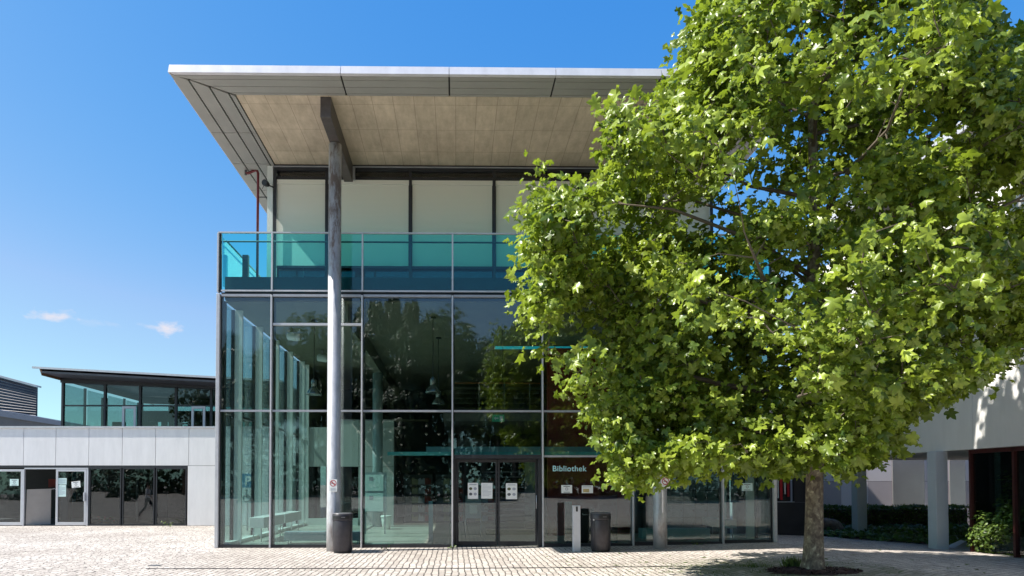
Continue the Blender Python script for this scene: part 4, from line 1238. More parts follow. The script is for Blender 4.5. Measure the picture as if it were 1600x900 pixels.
# notices on the entrance glass
dy = DY - .006
notice(731, 747, 754.5, 779.5, dy, 'poster with four pictures on the left door leaf, beside a text sheet', 'pics')
notice(752, 769.5, 754.5, 779, dy, 'white sheet of plain text on the left door leaf, near the middle', 'text')
notice(790.5, 808, 755, 780, dy, 'poster with four pictures on the right door leaf', 'pics')
fy = YF - .014
notice(877, 894, 758, 770.5, fy, 'white card with a black emblem on the glass right of the doors', 'mark')
notice(909, 926.5, 758.5, 770.5, fy, 'white card with a yellow picture on the glass right of the doors', 'yellow')
notice(1159, 1176, 755, 767, fy, 'pale green card with a black emblem near the right corner of the glass', 'mark', 'paper_cool')
xa_, zt_ = at(863, 727.6, fy); _, zb_ = at(863, 736.2, fy)
bl = thing('library_lettering', 'pale blue lettering reading Bibliothek on the glass right of the doors', 'sign', (xa_, fy, zb_))
cap = (zt_-zb_)
text_part('letters', 'Bibliothek', cap/.70, (xa_, fy, zb_), 'letters', bl, .004)
# drain slot in the paving
xd0, yd0 = gp(243, 885); xd1, yd1 = gp(1075, 882)
ydm = gp(640, 888.5)[1]
m = MB()
for i in range(12):
    a, b = xd0 + (xd1-xd0)*i/12, xd0 + (xd1-xd0)*(i+1)/12
    m.box(a+.002, b-.002, ydm, ydm+.024, zg((a+b)/2)-.05, zg((a+b)/2)+.012)
tag(m.build('drain_slot', 'dark', None, ((xd0+xd1)/2, ydm, 0)), 'thin dark drainage slot running across the cobbles before the library', 'drain')
x, y = gp(242, 884)
tag(MB().box(x-.12, x+.10, y-.06, y+.12, -.05, .011).build('drain_cover', 'int_grey', None, (x, y, 0)), 'small dark drain cover at the left end of the drainage slot', 'drain')
# red-flowered weeds at the annex foot
def weed(px, py, n, h, label, flowers, group=None):
    x, y = gp(px, py)
    o = thing('flowering_weed' if flowers else 'wild_weed', label, 'weed', (x, y, zg(x)), group)
    st = MB(); cs = []
    for k in range(n):
        a = RNG.uniform(0, 6.28); rr = RNG.uniform(.05, .28); hh = h*RNG.uniform(.5, 1)
        tip = (x + rr*math.cos(a)*1.6, y - .05 + rr*math.sin(a)*.4, zg(x)+hh)
        st.tube([(x+rr*.6*math.cos(a), y-.05, zg(x)), (x+rr*math.cos(a), y-.05, zg(x)+hh*.6), tip], [.006, .005, .003], 4)
        for j in range(5):
            cs.append((tip[0]+RNG.normal(0, .05), tip[1]+RNG.normal(0, .03), zg(x)+hh*RNG.uniform(.15, .95)))
    st.build('stems', 'grass', o)
    C = np.array(cs); N = RNG.normal(size=C.shape); N[:, 2] += .6
    scatter('leaves', C, N, RNG.uniform(.05, .10, len(C)), 'grass', OVAL, OVAL_T, o)
    if flowers:
        fm = MB()
        for k in range(10):
            c = cs[(k*5) % len(cs)]
            fm.lathe([(.012, 0), (.042, .02), (.038, .03)], (c[0]-.1, c[1]-.02, c[2]), 7)
        fm.build('blossoms', 'petal', o)
weed(170, 820, 16, .42, 'clump of red-flowered weeds at the foot of the annex windows', True)
weed(268, 823, 3, .30, 'single thin green weed at the foot of the annex, right end', False)
weed(708, 856, 3, .10, 'tiny weed at the foot of the glass left of the doors', False)
weed(596, 859, 3, .08, 'tiny weed at the foot of the glass right of the left column', False)
weed(1092, 851, 3, .09, 'tiny weed at the foot of the glass right of the right column', False)
# disabled parking sign beside the glass flank
SY = 24.0
xa_, zt_ = at(378.5, 740, SY); xb_, zb_ = at(394.5, 762, SY)
ps = thing('parking_sign', 'blue parking sign with a wheelchair plate seen through the left glass corner', 'sign', ((xa_+xb_)/2, SY, 0))
xc_ = (xa_+xb_)/2
MB().tube([(xc_, SY+.04, 0), (xc_, SY+.04, zt_+.05)], .03, 10).build('post', 'steel', ps, smooth=True)
BX('plate', 'sign_blue', ps, xa_, xb_, SY-.01, SY, zb_, zt_)
text_part('letter', 'P', (zt_-zb_)*.95, (xa_+(xb_-xa_)*.24, SY-.016, zb_+(zt_-zb_)*.16), 'paper', ps, .006)
_, zb2 = at(380, 786, SY)
BX('lower_plate', 'paper', ps, xa_, xb_, SY-.01, SY, zb2, zb_-.02)
u = (zb_-zb2)/10; cz_ = zb2
m = MB(); ring(m, xc_-.2*u, cz_+3.0*u, 1.9*u, 2.5*u, SY-.016, SY-.0105)
m.prism_y([(xc_-.9*u, cz_+3.6*u), (xc_-.2*u, cz_+3.6*u), (xc_-.2*u, cz_+7.2*u), (xc_-.9*u, cz_+7.2*u)], SY-.021, SY-.0165)
m.prism_y([(xc_-.19*u, cz_+3.6*u), (xc_+1.7*u, cz_+3.6*u), (xc_+1.7*u, cz_+4.3*u), (xc_-.19*u, cz_+4.3*u)], SY-.021, SY-.0165)
m.prism_y([(xc_+1.71*u, cz_+1.2*u), (xc_+2.6*u, cz_+1.2*u), (xc_+1.9*u, cz_+4.3*u), (xc_+1.71*u, cz_+4.3*u)], SY-.021, SY-.0165)
ring(m, xc_-.5*u, cz_+8.2*u, .01*u, .8*u, SY-.016, SY-.0105)
m.build('wheelchair_symbol', 'print', ps)

# ================================================================== THINGS INSIDE THE HALL
def pendant(px, py_top, py_bot, Y, label):
    x, zb_ = at(px, py_bot, Y)
    o = thing('pendant_lamp', label, 'lamp', (x, Y, zb_), 'bell lamps hanging in the hall')
    MB().tube([(x, Y, zb_+.48), (x, Y, 6.55)], .012, 6).build('cord', 'dark', o)
    MB().lathe([(.09, 0), (.09, .05)], (x, Y, 6.53), 12).build('ceiling_rose', 'dark', o)
    MB().lathe([(.225, 0), (.22, .03), (.17, .13), (.10, .20), (.095, .21)], (x, Y, zb_), 24).build('shade', 'metal_lamp', o, smooth=True)
    MB().lathe([(.085, .21), (.085, .42), (.05, .48)], (x, Y, zb_), 18).build('lamp_neck', 'metal_lamp', o, smooth=True)
pendant(490.5, 495, 617, 19.6, 'bell-shaped pendant lamp hanging behind the left glass bay')
pendant(676.5, 492, 614, 19.2, 'nearer and higher bell lamp of the pair left of the doors')
pendant(685, 525, 632, 21.9, 'farther and lower bell lamp of the pair left of the doors')
def bench(name, label, mat, x0, x1, y0, y1, zb_, zt_, group=None, legs='x'):
    o = thing(name, label, 'bench', ((x0+x1)/2, (y0+y1)/2, zg((x0+x1)/2)+.015), group)
    BX('seat', mat, o, x0, x1, y0, y1, zb_, zt_, bevel=.012)
    for a in (x0+.1, x1-.1):
        for b in (y0+.08, y1-.08):
            MB().tube([(a, b, zg(a)+.015), (a, b, zb_)], .016, 8).build('leg', 'steel_light', o, smooth=True)
bench('long_bench', 'nearer white bench along the left glass wall inside the hall', 'white', -5.93, -5.5, 19.0, 21.2, .42, .72, 'white benches by the left glass wall')
bench('long_bench', 'farther white bench along the left glass wall inside the hall', 'white', -5.93, -5.5, 21.35, 23.6, .42, .72, 'white benches by the left glass wall')
bench('low_bench', 'low blue-grey bench behind the second glass bay', 'bench_blue', -4.75, -2.62, 18.3, 18.75, .11, .36)
bench('low_bench', 'low teal bench in front of the lockers on the right', 'bench_teal', 5.2, 7.1, 18.3, 18.7, .16, .44)
bench('long_bench', 'teal bench along the right glass wall inside the hall', 'bench_teal', 7.62, 8.02, 18.7, 20.3, .42, .66)
x, _ = at(603.5, 827, 24.4)
bk = thing('bucket', 'white plastic bucket on the hall floor behind the glass', 'bucket', (x, 24.4, .015))
MB().lathe([(.14, .0), (.185, .42), (.185, .43)], (x, 24.4, .015), 24).build('body', 'bucket', bk, smooth=True)
MB().lathe([(.205, .43), (.205, .50), (.19, .51)], (x, 24.4, .015), 24).build('rim', 'bucket', bk, smooth=True)
Y = 22.0
xa_, zt_ = at(568, 738, Y); xb_, zb_ = at(604, 800, Y)
po = thing('poster_stand', 'grey poster stand with two pale sheets behind the left column', 'stand', ((xa_+xb_)/2, Y, .015))
BX('board', 'bench_blue', po, xa_, xb_, Y, Y+.05, zb_, zt_)
for x in (xa_+.06, xb_-.06):
    BX('leg', 'steel', po, x-.02, x+.02, Y+.055, Y+.09, .016, zb_+.2)
for a, b in ((.06, .47), (.53, .98)):
    w, h = xb_-xa_, zt_-zb_
    s_ = BX('sheet', 'paper_cool', po, xa_+w*.08, xb_-w*.14, Y-.008, Y-.002, zt_-h*b, zt_-h*a)
    BX('print', 'print_grey', s_, xa_+w*.25, xa_+w*.42, Y-.012, Y-.0085, zt_-h*(a+.16), zt_-h*(a+.06))
Y = 20.7
xa_, zt_ = at(727, 774, Y); xb_, zb_ = at(752, 810, Y)
nbd = thing('notice_board', 'pale blue notice board on thin legs inside the left door leaf', 'stand', ((xa_+xb_)/2, Y, .03))
BX('board', 'bench_blue', nbd, xa_, xb_, Y, Y+.03, zb_, zt_)
BX('sheet', 'paper', nbd, xa_+.13, xb_-.13, Y-.006, Y-.002, zb_+.16, zb_+.42)
for x in (xa_+.012, xb_-.012):
    MB().tube([(x, Y+.045, zg(x)+.015), (x, Y+.045, zb_+.3)], .012, 8).build('leg', 'steel_light', nbd, smooth=True)
Y = 17.95
xa_, zt_ = at(905.5, 795, Y); xb_, _ = at(928, 795, Y)
cb = thing('dark_cabinet', 'black cabinet with a pale handle behind the glass by the grey pillar', 'cabinet', ((xa_+xb_)/2, Y, zg(3.6)))
BX('body', 'bin_black', cb, xa_, xb_, Y, Y+.45, zg(3.6)+.016, zt_, bevel=.006)
xh, zh = at(913.5, 804, Y)
MB().tube([(xh-.07, Y-.03, zh+.03), (xh-.05, Y-.035, zh), (xh+.10, Y-.035, zh)], .013, 8).build('handle', 'steel_light', cb, smooth=True)
xa_, zt_ = at(884, 784, Y); xb_, _ = at(893.5, 784, Y)
sp_ = thing('slim_panel', 'slim dark green upright panel behind the glass right of the doors', 'panel', ((xa_+xb_)/2, Y, zg(3)))
BX('panel', 'locker', sp_, xa_, xb_, Y, Y+.12, zg(3)+.06, zt_)
BX('foot', 'dark', sp_, xa_-.02, xb_+.02, Y-.03, Y+.2, zg(3)+.016, zg(3)+.058)
xa_, zt_ = at(868, 724, 22.0); xb_, zb_ = at(925, 770, 22.0)
Y = 20.3
x0, x1 = 5.9, 8.18
lk = thing('locker_block', 'block of dark green lockers behind the right glass bays', 'lockers', (7, Y, zg(7)))
BX('carcass', 'dark', lk, x0, x1, Y, Y+.45, zg(7)+.02, 2.35)
for i in range(6):
    for j in range(5):
        a, zz = x0+.01+i*.378, .22+j*.42
        d = BX('locker_door', 'locker', lk, a+.006, a+.365, Y-.02, Y-.002, zz+.006, zz+.41)
        BX('lock', 'bin_black', d, a+.29, a+.325, Y-.032, Y-.021, zz+.2, zz+.24)
xa_, zt_ = at(769, 648, 20.0); xb_, zb_ = at(788, 659, 20.0)
ex = thing('exit_sign', 'small green emergency exit sign hanging above the doors inside', 'sign', ((xa_+xb_)/2, 20, zb_))
BX('plate', 'exit_green', ex, xa_, xb_, 20, 20.03, zb_, zt_)
w, h = xb_-xa_, zt_-zb_
m = MB().box(xa_+w*.62, xa_+w*.86, 19.994, 19.999, zb_+h*.18, zb_+h*.82)
m.prism_y([(xa_+w*.14, zb_+h*.5), (xa_+w*.3, zb_+h*.25), (xa_+w*.3, zb_+h*.75)], 19.994, 19.999).box(xa_+w*.3, xa_+w*.52, 19.994, 19.999, zb_+h*.42, zb_+h*.58)
m.build('pictogram', 'paper', ex)
for x in (xa_+.04, xb_-.04):
    MB().tube([(x, 20.015, zt_), (x, 20.015, 6.58)], .006, 6).build('hanger', 'dark', ex)
xa_, zt_ = at(764, 543, 22.0)
ll = thing('glowing_bar', 'long glowing turquoise bar under the hall ceiling above the doors', 'lamp', (3, 22, zt_))
BX('tube', 'cyan', ll, xa_+.2, 4.6, 21.97, 22.03, zt_-.05, zt_+.04)
BX('end_cap', 'steel', ll, xa_+.03, xa_+.19, 21.96, 22.04, zt_-.06, zt_+.06)
BX('hanger', 'dark', ll, 2.5, 2.53, 21.99, 22.01, zt_+.05, 6.58)
for k, (x, y0_) in enumerate(((-5.2, 20.5), (-5.0, 24.0))):
    z = 6.3
    pj = thing('ceiling_spotlight', ('nearer' if k == 0 else 'farther') + ' white track spotlight under the ceiling in the left glass corner', 'lamp', (x, y0_, z), 'ceiling spotlights in the left corner')
    MB().tube([(x, y0_, z), (x+.3, y0_-.12, z-.06), (x+.42, y0_-.16, z-.08)], [.13, .13, .09], 14).build('head', 'white', pj, smooth=True)
    BX('bracket', 'steel', pj, x+.12, x+.16, y0_-.05, y0_-.01, z+.1, 6.58)
# ================================================================== THE PLANE TREE
TX, TY = gp(1271, 893)
TZ = zg(TX)
SIL = [(1095,-20),(1076,50),(1072,100),(1030,128),(1012,168),(992,158),(974,136),(956,152),(946,172),(942,205),(930,235),(930,272),(905,300),(880,275),(866,250),(846,252),(836,268),(818,275),(815,310),(826,340),(818,400),(838,440),(815,470),(818,550),(852,600),(905,640),(935,680),(945,712),(968,775),(1000,770),(1020,742),(1080,740),(1130,728),(1180,742),(1230,740),(1290,728),(1320,742),(1370,720),(1412,705),(1395,672),(1450,632),(1525,605),(1565,575),(1600,535),(1700,470),(1750,400),(1740,250),(1680,110),(1610,40),(1565,62),(1532,22),(1530,-20),(1480,-160),(1400,-290),(1310,-360),(1230,-290),(1130,-130)]
def inside(px, py):
    c = False
    for (x0, y0), (x1, y1) in zip(SIL, SIL[1:] + SIL[:1]):
        if (y0 > py) != (y1 > py) and px < (x1-x0)*(py-y0)/(y1-y0) + x0: c = not c
    return c
def proj(X, Y, Z):
    v = Matrix.Rotation(-PIT, 3, 'X') @ (Matrix.Rotation(YAW, 3, 'Z') @ Vector((X, Y, Z-EYE)))
    return CX + F_PX*v.x/v.y, CY - F_PX*v.z/v.y
SIL3 = [at(px, py, TY) for px, py in SIL]
def span(h):
    xs_ = []
    for (x0, z0), (x1, z1) in zip(SIL3, SIL3[1:] + SIL3[:1]):
        if (z0 > h) != (z1 > h): xs_.append((x1-x0)*(h-z0)/(z1-z0) + x0)
    return (min(xs_), max(xs_)) if xs_ else None
rt = random.Random(21)
HOLES = [(1466, 214, 34), (1420, 120, 12), (1268, 40, 12), (1205, 228, 12), (1262, 430, 15), (1300, 300, 10), (1490, 590, 26), (1380, 560, 16), (1440, 560, 14)]
clusters = []
hmin, hmax = min(z for x, z in SIL3)+.05, max(z for x, z in SIL3)-.1
tries = 0
while len(clusters) < 1800 and tries < 500000:
    tries += 1
    h = rt.uniform(hmin, hmax)
    sp0 = span(h)
    if not sp0: continue
    L, Rr = sp0
    xc_ = (L+Rr)/2; a = (Rr-L)/2
    # crown depth near its width; back trimmed so sun reaches the right wall
    b = min(a*.85, 3.9)
    x = rt.uniform(L, Rr)
    bb = min(b, 2.7 - 1.5*min(1, max(0, (x-TX+.3)/2)))
    y = TY + rt.uniform(-b, bb)
    q = ((x-xc_)/a)**2 + ((y-TY)/(b if y < TY else bb))**2
    if q > 1 or (q < .22 and rt.random() > .25): continue
    p = Vector((x, y, h))
    if mnoise.noise(p*.75 + Vector((5, 2, 9))) < -.10: continue
    if q > .5 and mnoise.noise(p*.62 + Vector((2, 8, 4))) < .0: continue
    if mnoise.noise(p*1.7 + Vector((1, 7, 3))) < -.32: continue
    px, py = proj(x, y, h)
    mg = 24*TY/y
    if not (inside(px-mg, py) and inside(px+mg, py) and inside(px, py-mg) and inside(px, py+mg)): continue
    if any((px-u)**2 + (py-v)**2 < (r*1.25)**2 for u, v, r in HOLES): continue
    if any((p-c).length < .21 for c in clusters[-500:]): continue
    clusters.append(p)
# sprays that stick out of the outline
tries = 0; n0 = len(clusters)
while len(clusters) < n0 + 300 and tries < 200000:
    tries += 1
    px, py = rt.uniform(800, 1640), rt.uniform(-60, 790)
    if not all(inside(px + 17*math.cos(a*1.571), py + 17*math.sin(a*1.571)) for a in range(4)): continue
    if all(inside(px + 44*math.cos(a*.785), py + 44*math.sin(a*.785)) for a in range(8)): continue
    y = TY + rt.uniform(-1.6, .5)
    x, h = at(px, py, y)
    p = Vector((x, y, h))
    if mnoise.noise(p*.8 + Vector((7, 1, 6))) < -.05: continue
    if any((p-c).length < .2 for c in clusters[n0:]): continue
    clusters.append(p)
tree = thing('plane_tree', 'big leafy plane tree with mottled bark in front of the library', 'tree', (TX, TY, TZ))
tr_pts = [(TX-.02, TY, TZ-.05), (TX-.015, TY, TZ+.06), (TX, TY, TZ+.25), (TX+.02, TY, TZ+.8), (TX+.04, TY, TZ+1.6), (TX+.10, TY+.05, TZ+2.6), (TX+.02, TY+.1, TZ+4.2), (TX+.12, TY+.02, TZ+6.2), (TX+.05, TY-.05, TZ+8.5), (TX+.15, TY, TZ+11), (TX+.2, TY, TZ+12.6)]
tr_r = [.24, .215, .178, .152, .144, .14, .12, .10, .07, .04, .01]
tm = MB().tube(tr_pts, tr_r, 20)
tm.build('trunk', 'bark', tree, smooth=True)
def trunk_at(h):
    for p, q in zip(tr_pts, tr_pts[1:]):
        if p[2] <= h <= q[2]:
            f = (h-p[2])/(q[2]-p[2]); return Vector(p).lerp(Vector(q), f)
    return Vector(tr_pts[-1])
# limbs grow from the trunk toward groups of clusters
nodes = []           # (position, radius)
lm = MB()
golden = 2.39996
NL = 30
for k in range(NL):
    h0 = TZ + 2.15 + 8.6*(k/NL)**1.05
    az = k*golden + rt.uniform(-.3, .3)
    base = trunk_at(h0)
    rise = rt.uniform(.25, .75) if k > 5 else rt.uniform(.02, .35)
    htip = min(h0 + 2.2*rise + .2, hmax-.3)
    sp0 = span(htip) or span(h0)
    L, Rr = sp0
    xc_ = (L+Rr)/2; a = (Rr-L)/2; b = min(a*.85, 3.9)
    tip = Vector((xc_ + .82*a*math.cos(az), TY + .82*(b if math.sin(az) < 0 else min(b, 1.2 if math.cos(az) > .2 else 2.6))*math.sin(az), htip))
    mid1 = base.lerp(tip, .33) + Vector((rt.uniform(-.15, .15), rt.uniform(-.15, .15), rt.uniform(-.1, .25)))
    mid2 = base.lerp(tip, .66) + Vector((rt.uniform(-.2, .2), rt.uniform(-.2, .2), rt.uniform(-.05, .3)))
    r0 = max(.025, .075*(1-k/NL*.7))
    P = [base, mid1, mid2, tip]
    lm.tube(P, [r0, r0*.72, r0*.45, r0*.15], 8)
    for i in range(3):
        for f in (0.2, .45, .7, .95):
            nodes.append(P[i].lerp(P[i+1], f))
lm.build('branches', 'twig', tree, smooth=True)
ND = np.array([tuple(p) for p in nodes])
tw = MB()
cc, nn, tt, ss, tone = [], [], [], [], []
axis = np.array([TX, TY])
C0 = np.array([tuple(c) for c in clusters])
dl = np.array([((ND - c)**2).sum(1).min() for c in C0])
grown = ND.copy()
load = np.zeros(len(ND))
for ci in np.argsort(dl):
    c = clusters[ci]
    cv = np.array(c)
    d2 = ((grown - cv)**2).sum(1) + np.maximum(0, grown[:, 2] - cv[2] + .05)*2 + load*.12
    j = d2.argmin(); load[j] += 1
    a = Vector(grown[j]); out = Vector(c) - a
    grown = np.vstack([grown, cv]); load = np.append(load, 0)
    if out.length < .05: out = Vector((0, 0, .1))
    mid = a.lerp(Vector(c), .55) + Vector((rt.uniform(-.1, .1), rt.uniform(-.1, .1), rt.uniform(.0, .15)))
    tw.tube([a, mid, Vector(c) + out.normalized()*.12], [.012, .008, .003], 4, caps=False)
    o = np.array(out.normalized())
    rad = np.array([cv[0]-TX, cv[1]-TY, (cv[2]-6)*.35]); rad /= np.linalg.norm(rad)+1e-6
    nl = rt.randint(19, 30)
    base_t = rt.random()
    P = RNG.normal(size=(nl, 3))*np.array([.17, .17, .14]) + cv + o*RNG.uniform(-.12, .22, nl)[:, None]
    N_ = RNG.normal(size=(nl, 3))*.62 + rad*.45 + np.array([-.12, -.1, .62])
    T_ = RNG.normal(size=(nl, 3))*.55 + o*.5 + rad*.5 + np.array([0, 0, -.55])
    cc.append(P); nn.append(N_); tt.append(T_)
    ss.append(np.clip(RNG.lognormal(math.log(.135), .30, nl), .06, .24)); tone.append(np.clip(.55*RNG.random(nl) + .45*base_t + RNG.normal(0, .08, nl), 0, 1))
tw.build('twigs', 'twig', tree)
leaf_mesh('crown', np.concatenate(cc), np.concatenate(nn), np.concatenate(tt), np.concatenate(ss), np.concatenate(tone), 'leaf', PALM, PALM_T, tree, crumple=.11)
# mulch ring and tufts at the foot
m = MB()
n = 36
ringv = [(TX + (.78 + .12*math.sin(k*2.3) + .06*math.sin(k*5.1))*math.cos(2*math.pi*k/n), TY + (.50 + .07*math.sin(k*1.9))*math.sin(2*math.pi*k/n)) for k in range(n)]
vs = [(x, y, zg(x)+.006) for x, y in ringv] + [(TX + (x-TX)*.7, TY + (y-TY)*.7, TZ+.05) for x, y in ringv] + [(TX, TY, TZ+.07)]
fs = [(k, (k+1) % n, n+(k+1) % n, n+k) for k in range(n)] + [(n+k, n+(k+1) % n, 2*n) for k in range(n)]
m.add(vs, fs)
tag(m.build('tree_pit_mulch', 'mulch'), kind='structure')
n = 2600
ang = RNG.uniform(0, 6.283, n); rr_ = RNG.uniform(.1, .85, n)
C = np.stack([TX + rr_*np.cos(ang), TY + rr_*.58*np.sin(ang), np.full(n, TZ) + .03 + .04*(1-rr_)], 1)
tag(scatter('bark_chips', C, RNG.normal(size=(n, 3))*.5 + np.array([0, 0, 1]), RNG.uniform(.02, .055, n), 'mulch', OVAL, OVAL_T), kind='stuff')
# grass tufts: one bigger tuft left of the trunk, thin weeds between the setts
def tuft(px, py, n, h, r, label):
    x, y = gp(px, py)
    o = thing('grass_tuft', label, 'grass', (x, y, zg(x)))
    C = np.stack([x + RNG.normal(0, r, n), y + RNG.normal(0, r*.7, n), np.full(n, zg(x))], 1)
    D = RNG.normal(size=(n, 3))*.38; D[:, 2] = 1
    N_ = RNG.normal(size=(n, 3)); N_[:, 2] = .1
    leaf_mesh('blades', C, N_, D, RNG.uniform(h*.5, h, n), RNG.random(n), 'grass', BLADE, BLADE_T, o)
tuft(1238, 889, 180, .27, .08, 'upright green grass tuft beside the left of the plane trunk')
tuft(1180, 886, 120, .10, .14, 'low green tuft among the cobbles left of the mulch')
n = 2200
C = []
while len(C) < n:
    x = RNG.normal(5.4, 1.3); y = RNG.normal(12.4, .8)
    if mnoise.noise(Vector((x*2.2, y*2.2, 0))) > .05 and y > 10.5 and x < 8: C.append((x, y, zg(x)))
C = np.array(C); D = RNG.normal(size=(n, 3))*.7; D[:, 2] = 1
tag(leaf_mesh('joint_grass', C, RNG.normal(size=(n, 3)), D, RNG.uniform(.02, .06, n), RNG.random(n), 'grass', BLADE, BLADE_T), kind='stuff')
# fallen leaves on the paving
n = 60
X_ = RNG.uniform(2, 11, n); Y_ = RNG.uniform(11.2, 16, n)
C = np.stack([X_, Y_, np.array([zg(v) for v in X_])+.012], 1)
tag(scatter('fallen_leaves', C, RNG.normal(size=(n, 3))*.2 + np.array([0, 0, 1]), RNG.uniform(.05, .1, n), 'grass', PALM, PALM_T), kind='stuff')

# ================================================================== TREES BEHIND THE CAMERA, SEEN IN THE GLASS
def far_tree_mesh(kind, seed):
    q = np.random.default_rng(seed)
    n = 2600
    pts, nrm = [], []
    if kind == 'pine':
        while len(pts) < n:
            z = q.uniform(.12, 1)
            r = .24*(1-z)**.75*(.75 + .4*math.sin(z*38 + seed))+.02
            a = q.uniform(0, 6.283); k = q.uniform(.3, 1)**.5
            pts.append((r*k*math.cos(a), r*k*math.sin(a), z - .05*k*r)); nrm.append((math.cos(a), math.sin(a), .6))
    else:
        lobes = [(q.normal(0, .13), q.normal(0, .13), q.uniform(.42, .86), q.uniform(.10, .17)) for _ in range(16)]
        while len(pts) < n:
            lx, ly, lz, lr = lobes[q.integers(0, 16)]
            d = q.normal(size=3); d /= np.linalg.norm(d)
            k = q.uniform(.4, 1)**.4*lr
            pts.append((lx + d[0]*k, ly + d[1]*k, lz + d[2]*k)); nrm.append((d[0], d[1], d[2]+.3))
    C = np.array(pts); N_ = np.array(nrm) + q.normal(size=(n, 3))*.45
    o = leaf_mesh('crown', C, N_, q.normal(size=(n, 3)) + np.array([0, 0, -.4]), q.uniform(.022, .05, n), q.random(n), 'pine_leaf' if kind == 'pine' else 'far_leaf', OVAL, OVAL_T)
    t = MB().tube([(0, 0, 0), (.005, 0, .3), (0, .005, .75)], [.016, .012, .004], 8).build('trunk', 'twig', None, smooth=True)
    return o, t
protos = {('pine', 0): far_tree_mesh('pine', 1), ('pine', 1): far_tree_mesh('pine', 5), ('broad', 0): far_tree_mesh('broad', 2), ('broad', 1): far_tree_mesh('broad', 8)}
used_proto = set()
YT = -42.0
mir = 2*YF - YT
specs = [(200, 520, 'b'), (265, 530, 'p'), (318, 528, 'b'), (352, 530, 'p'), (392, 548, 'b'), (440, 528, 'b'), (488, 484, 'b'), (532, 512, 'p'), (580, 474, 'p'), (606, 470, 'p'), (636, 474, 'p'), (664, 505, 'p'), (694, 474, 'b'), (722, 482, 'b'), (752, 515, 'b'), (782, 535, 'b'), (812, 520, 'p'), (838, 466, 'p'), (872, 470, 'p'), (915, 478, 'b'), (965, 500, 'b'), (1020, 470, 'p'), (1075, 490, 'b'), (1140, 480, 'b'), (1210, 500, 'p'), (1290, 480, 'b')]
for i, (px, py, kd) in enumerate(specs):
    yy = YT - (i*7 % 5)*2.2
    sc_ = (2*YF - yy)/F_PX
    x = (px-712)*sc_
    hh = (757-py)*sc_ + EYE + .5
    key = ('pine' if kd == 'p' else 'broad', i % 2)
    o = thing('pine_tree' if kd == 'p' else 'broadleaf_tree', 'tall dark conifer of the tree belt mirrored in the glass front' if kd == 'p' else 'round-crowned green tree of the belt mirrored in the glass front', 'tree', (x, yy, 0), 'conifers mirrored in the glass front' if kd == 'p' else 'broadleaf trees mirrored in the glass front')
    for src in protos[key]:
        c = src if key not in used_proto else src.copy()
        if key in used_proto: COL.objects.link(c)
        c.parent = o
    used_proto.add(key)
    o.scale = (hh*(1.0 if kd == 'p' else .9), hh*.9, hh)
    o.rotation_euler[2] = i*1.7
n = 16000
C = np.stack([RNG.uniform(-75, 75, n), RNG.uniform(-62, -52, n), RNG.uniform(0, 1, n)**1.4*9], 1)
tag(scatter('woodland_undergrowth', C, RNG.normal(size=(n, 3)) + np.array([0, .5, .5]), RNG.uniform(.5, 1.1, n), 'pine_leaf', OVAL, OVAL_T), kind='stuff')

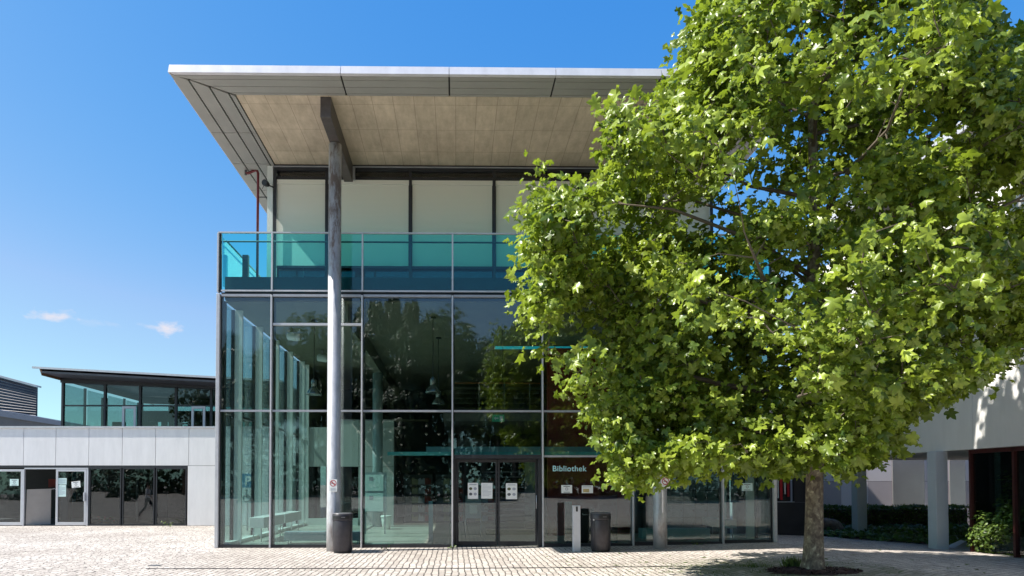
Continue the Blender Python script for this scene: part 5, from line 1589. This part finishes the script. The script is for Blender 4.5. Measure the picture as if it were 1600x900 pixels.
# ================================================================== WALKER MIRRORED IN THE ANNEX GLASS
def person(x, y, z, rz):
    J = {'pelvis': (0, 0, .93), 'waist': (0, .0, 1.08), 'chest': (0, .01, 1.30), 'neck': (0, .02, 1.47), 'head0': (0, .035, 1.56), 'head1': (0, .045, 1.68),
         'shl': (.17, .01, 1.40), 'ell': (.22, -.12, 1.14), 'wrl': (.21, -.02, .92), 'hal': (.205, .03, .83),
         'shr': (-.17, .01, 1.40), 'elr': (-.23, .13, 1.16), 'wrr': (-.20, .30, 1.0), 'har': (-.19, .37, .95),
         'hil': (.09, 0, .88), 'knl': (.10, .26, .52), 'anl': (.10, .33, .09), 'tol': (.11, .50, .04),
         'hir': (-.09, 0, .88), 'knr': (-.10, -.06, .48), 'anr': (-.10, -.40, .17), 'tor': (-.11, -.33, .035)}
    rad = {'pelvis': .14, 'waist': .125, 'chest': .145, 'neck': .055, 'head0': .085, 'head1': .088, 'shl': .065, 'ell': .045, 'wrl': .032, 'hal': .035, 'shr': .065, 'elr': .045, 'wrr': .032, 'har': .035,
           'hil': .095, 'knl': .062, 'anl': .045, 'tol': .035, 'hir': .095, 'knr': .062, 'anr': .045, 'tor': .035}
    ed = [('pelvis','waist'),('waist','chest'),('chest','neck'),('neck','head0'),('head0','head1'),('chest','shl'),('shl','ell'),('ell','wrl'),('wrl','hal'),('chest','shr'),('shr','elr'),('elr','wrr'),('wrr','har'),
          ('pelvis','hil'),('hil','knl'),('knl','anl'),('anl','tol'),('pelvis','hir'),('hir','knr'),('knr','anr'),('anr','tor')]
    names = list(J)
    # five fingers and a thumb-side digit per hand
    for s in ('l', 'r'):
        hx, hy, hz_ = J['ha'+s]
        for k in range(5):
            nm = f'f{s}{k}'
            J[nm] = (hx + (.018*(k-2)), hy + (.05 if k < 4 else .03), hz_ - .085 + .012*abs(k-2)); rad[nm] = .009
            names.append(nm); ed.append(('ha'+s, nm))
    me = bpy.data.meshes.new('person')
    me.from_pydata([J[k] for k in names], [(names.index(a), names.index(b)) for a, b in ed], [])
    o = bpy.data.objects.new('person_skin', me); COL.objects.link(o)
    sk = o.modifiers.new('skin', 'SKIN'); sub = o.modifiers.new('sub', 'SUBSURF'); sub.levels = 2
    if not me.skin_vertices: me.skin_vertices.new() if hasattr(me.skin_vertices, 'new') else None
    for i, k in enumerate(names):
        me.skin_vertices[0].data[i].radius = (rad[k], rad[k]*(.8 if k in ('chest', 'waist', 'pelvis') else 1))
        me.skin_vertices[0].data[i].use_root = k == 'pelvis'
    ev = o.evaluated_get(bpy.context.evaluated_depsgraph_get())
    m2 = bpy.data.meshes.new_from_object(ev)
    bpy.data.objects.remove(o)
    m2.name = 'person'
    m2.materials.clear()
    for k in ('skin', 'shirt', 'trousers', 'bin_black'): m2.materials.append(M[k])
    for p in m2.polygons:
        c = p.center
        p.use_smooth = True
        arm = abs(c.x) > .165
        if c.z < .075 or (c.z < .14 and abs(c.y) > .3): p.material_index = 3
        elif c.z < .97 and not arm: p.material_index = 2
        elif c.z < 1.45 and not (arm and c.z < 1.2): p.material_index = 1
        else: p.material_index = 0
    ob = link_mesh('person', m2, None, (x, y, z))
    ob.rotation_euler[2] = rz
    hr = MB().lathe([(.092, 1.63), (.102, 1.68), (.095, 1.74), (.055, 1.785), (.01, 1.795)], (0, 0.015, 0), 20)
    h = hr.build('hair', 'hair', None, smooth=True); h.parent = ob
    fc = MB().tube([(0, .115, 1.65), (0, .15, 1.622), (0, .125, 1.615)], [.008, .014, .008], 6)
    f = fc.build('nose', 'skin', None, smooth=True); f.parent = ob
    tag(ob, 'person walking in a white top and dark trousers, mirrored in the annex window', 'person')
person(-15.9, 19.2, 0, R(-90))
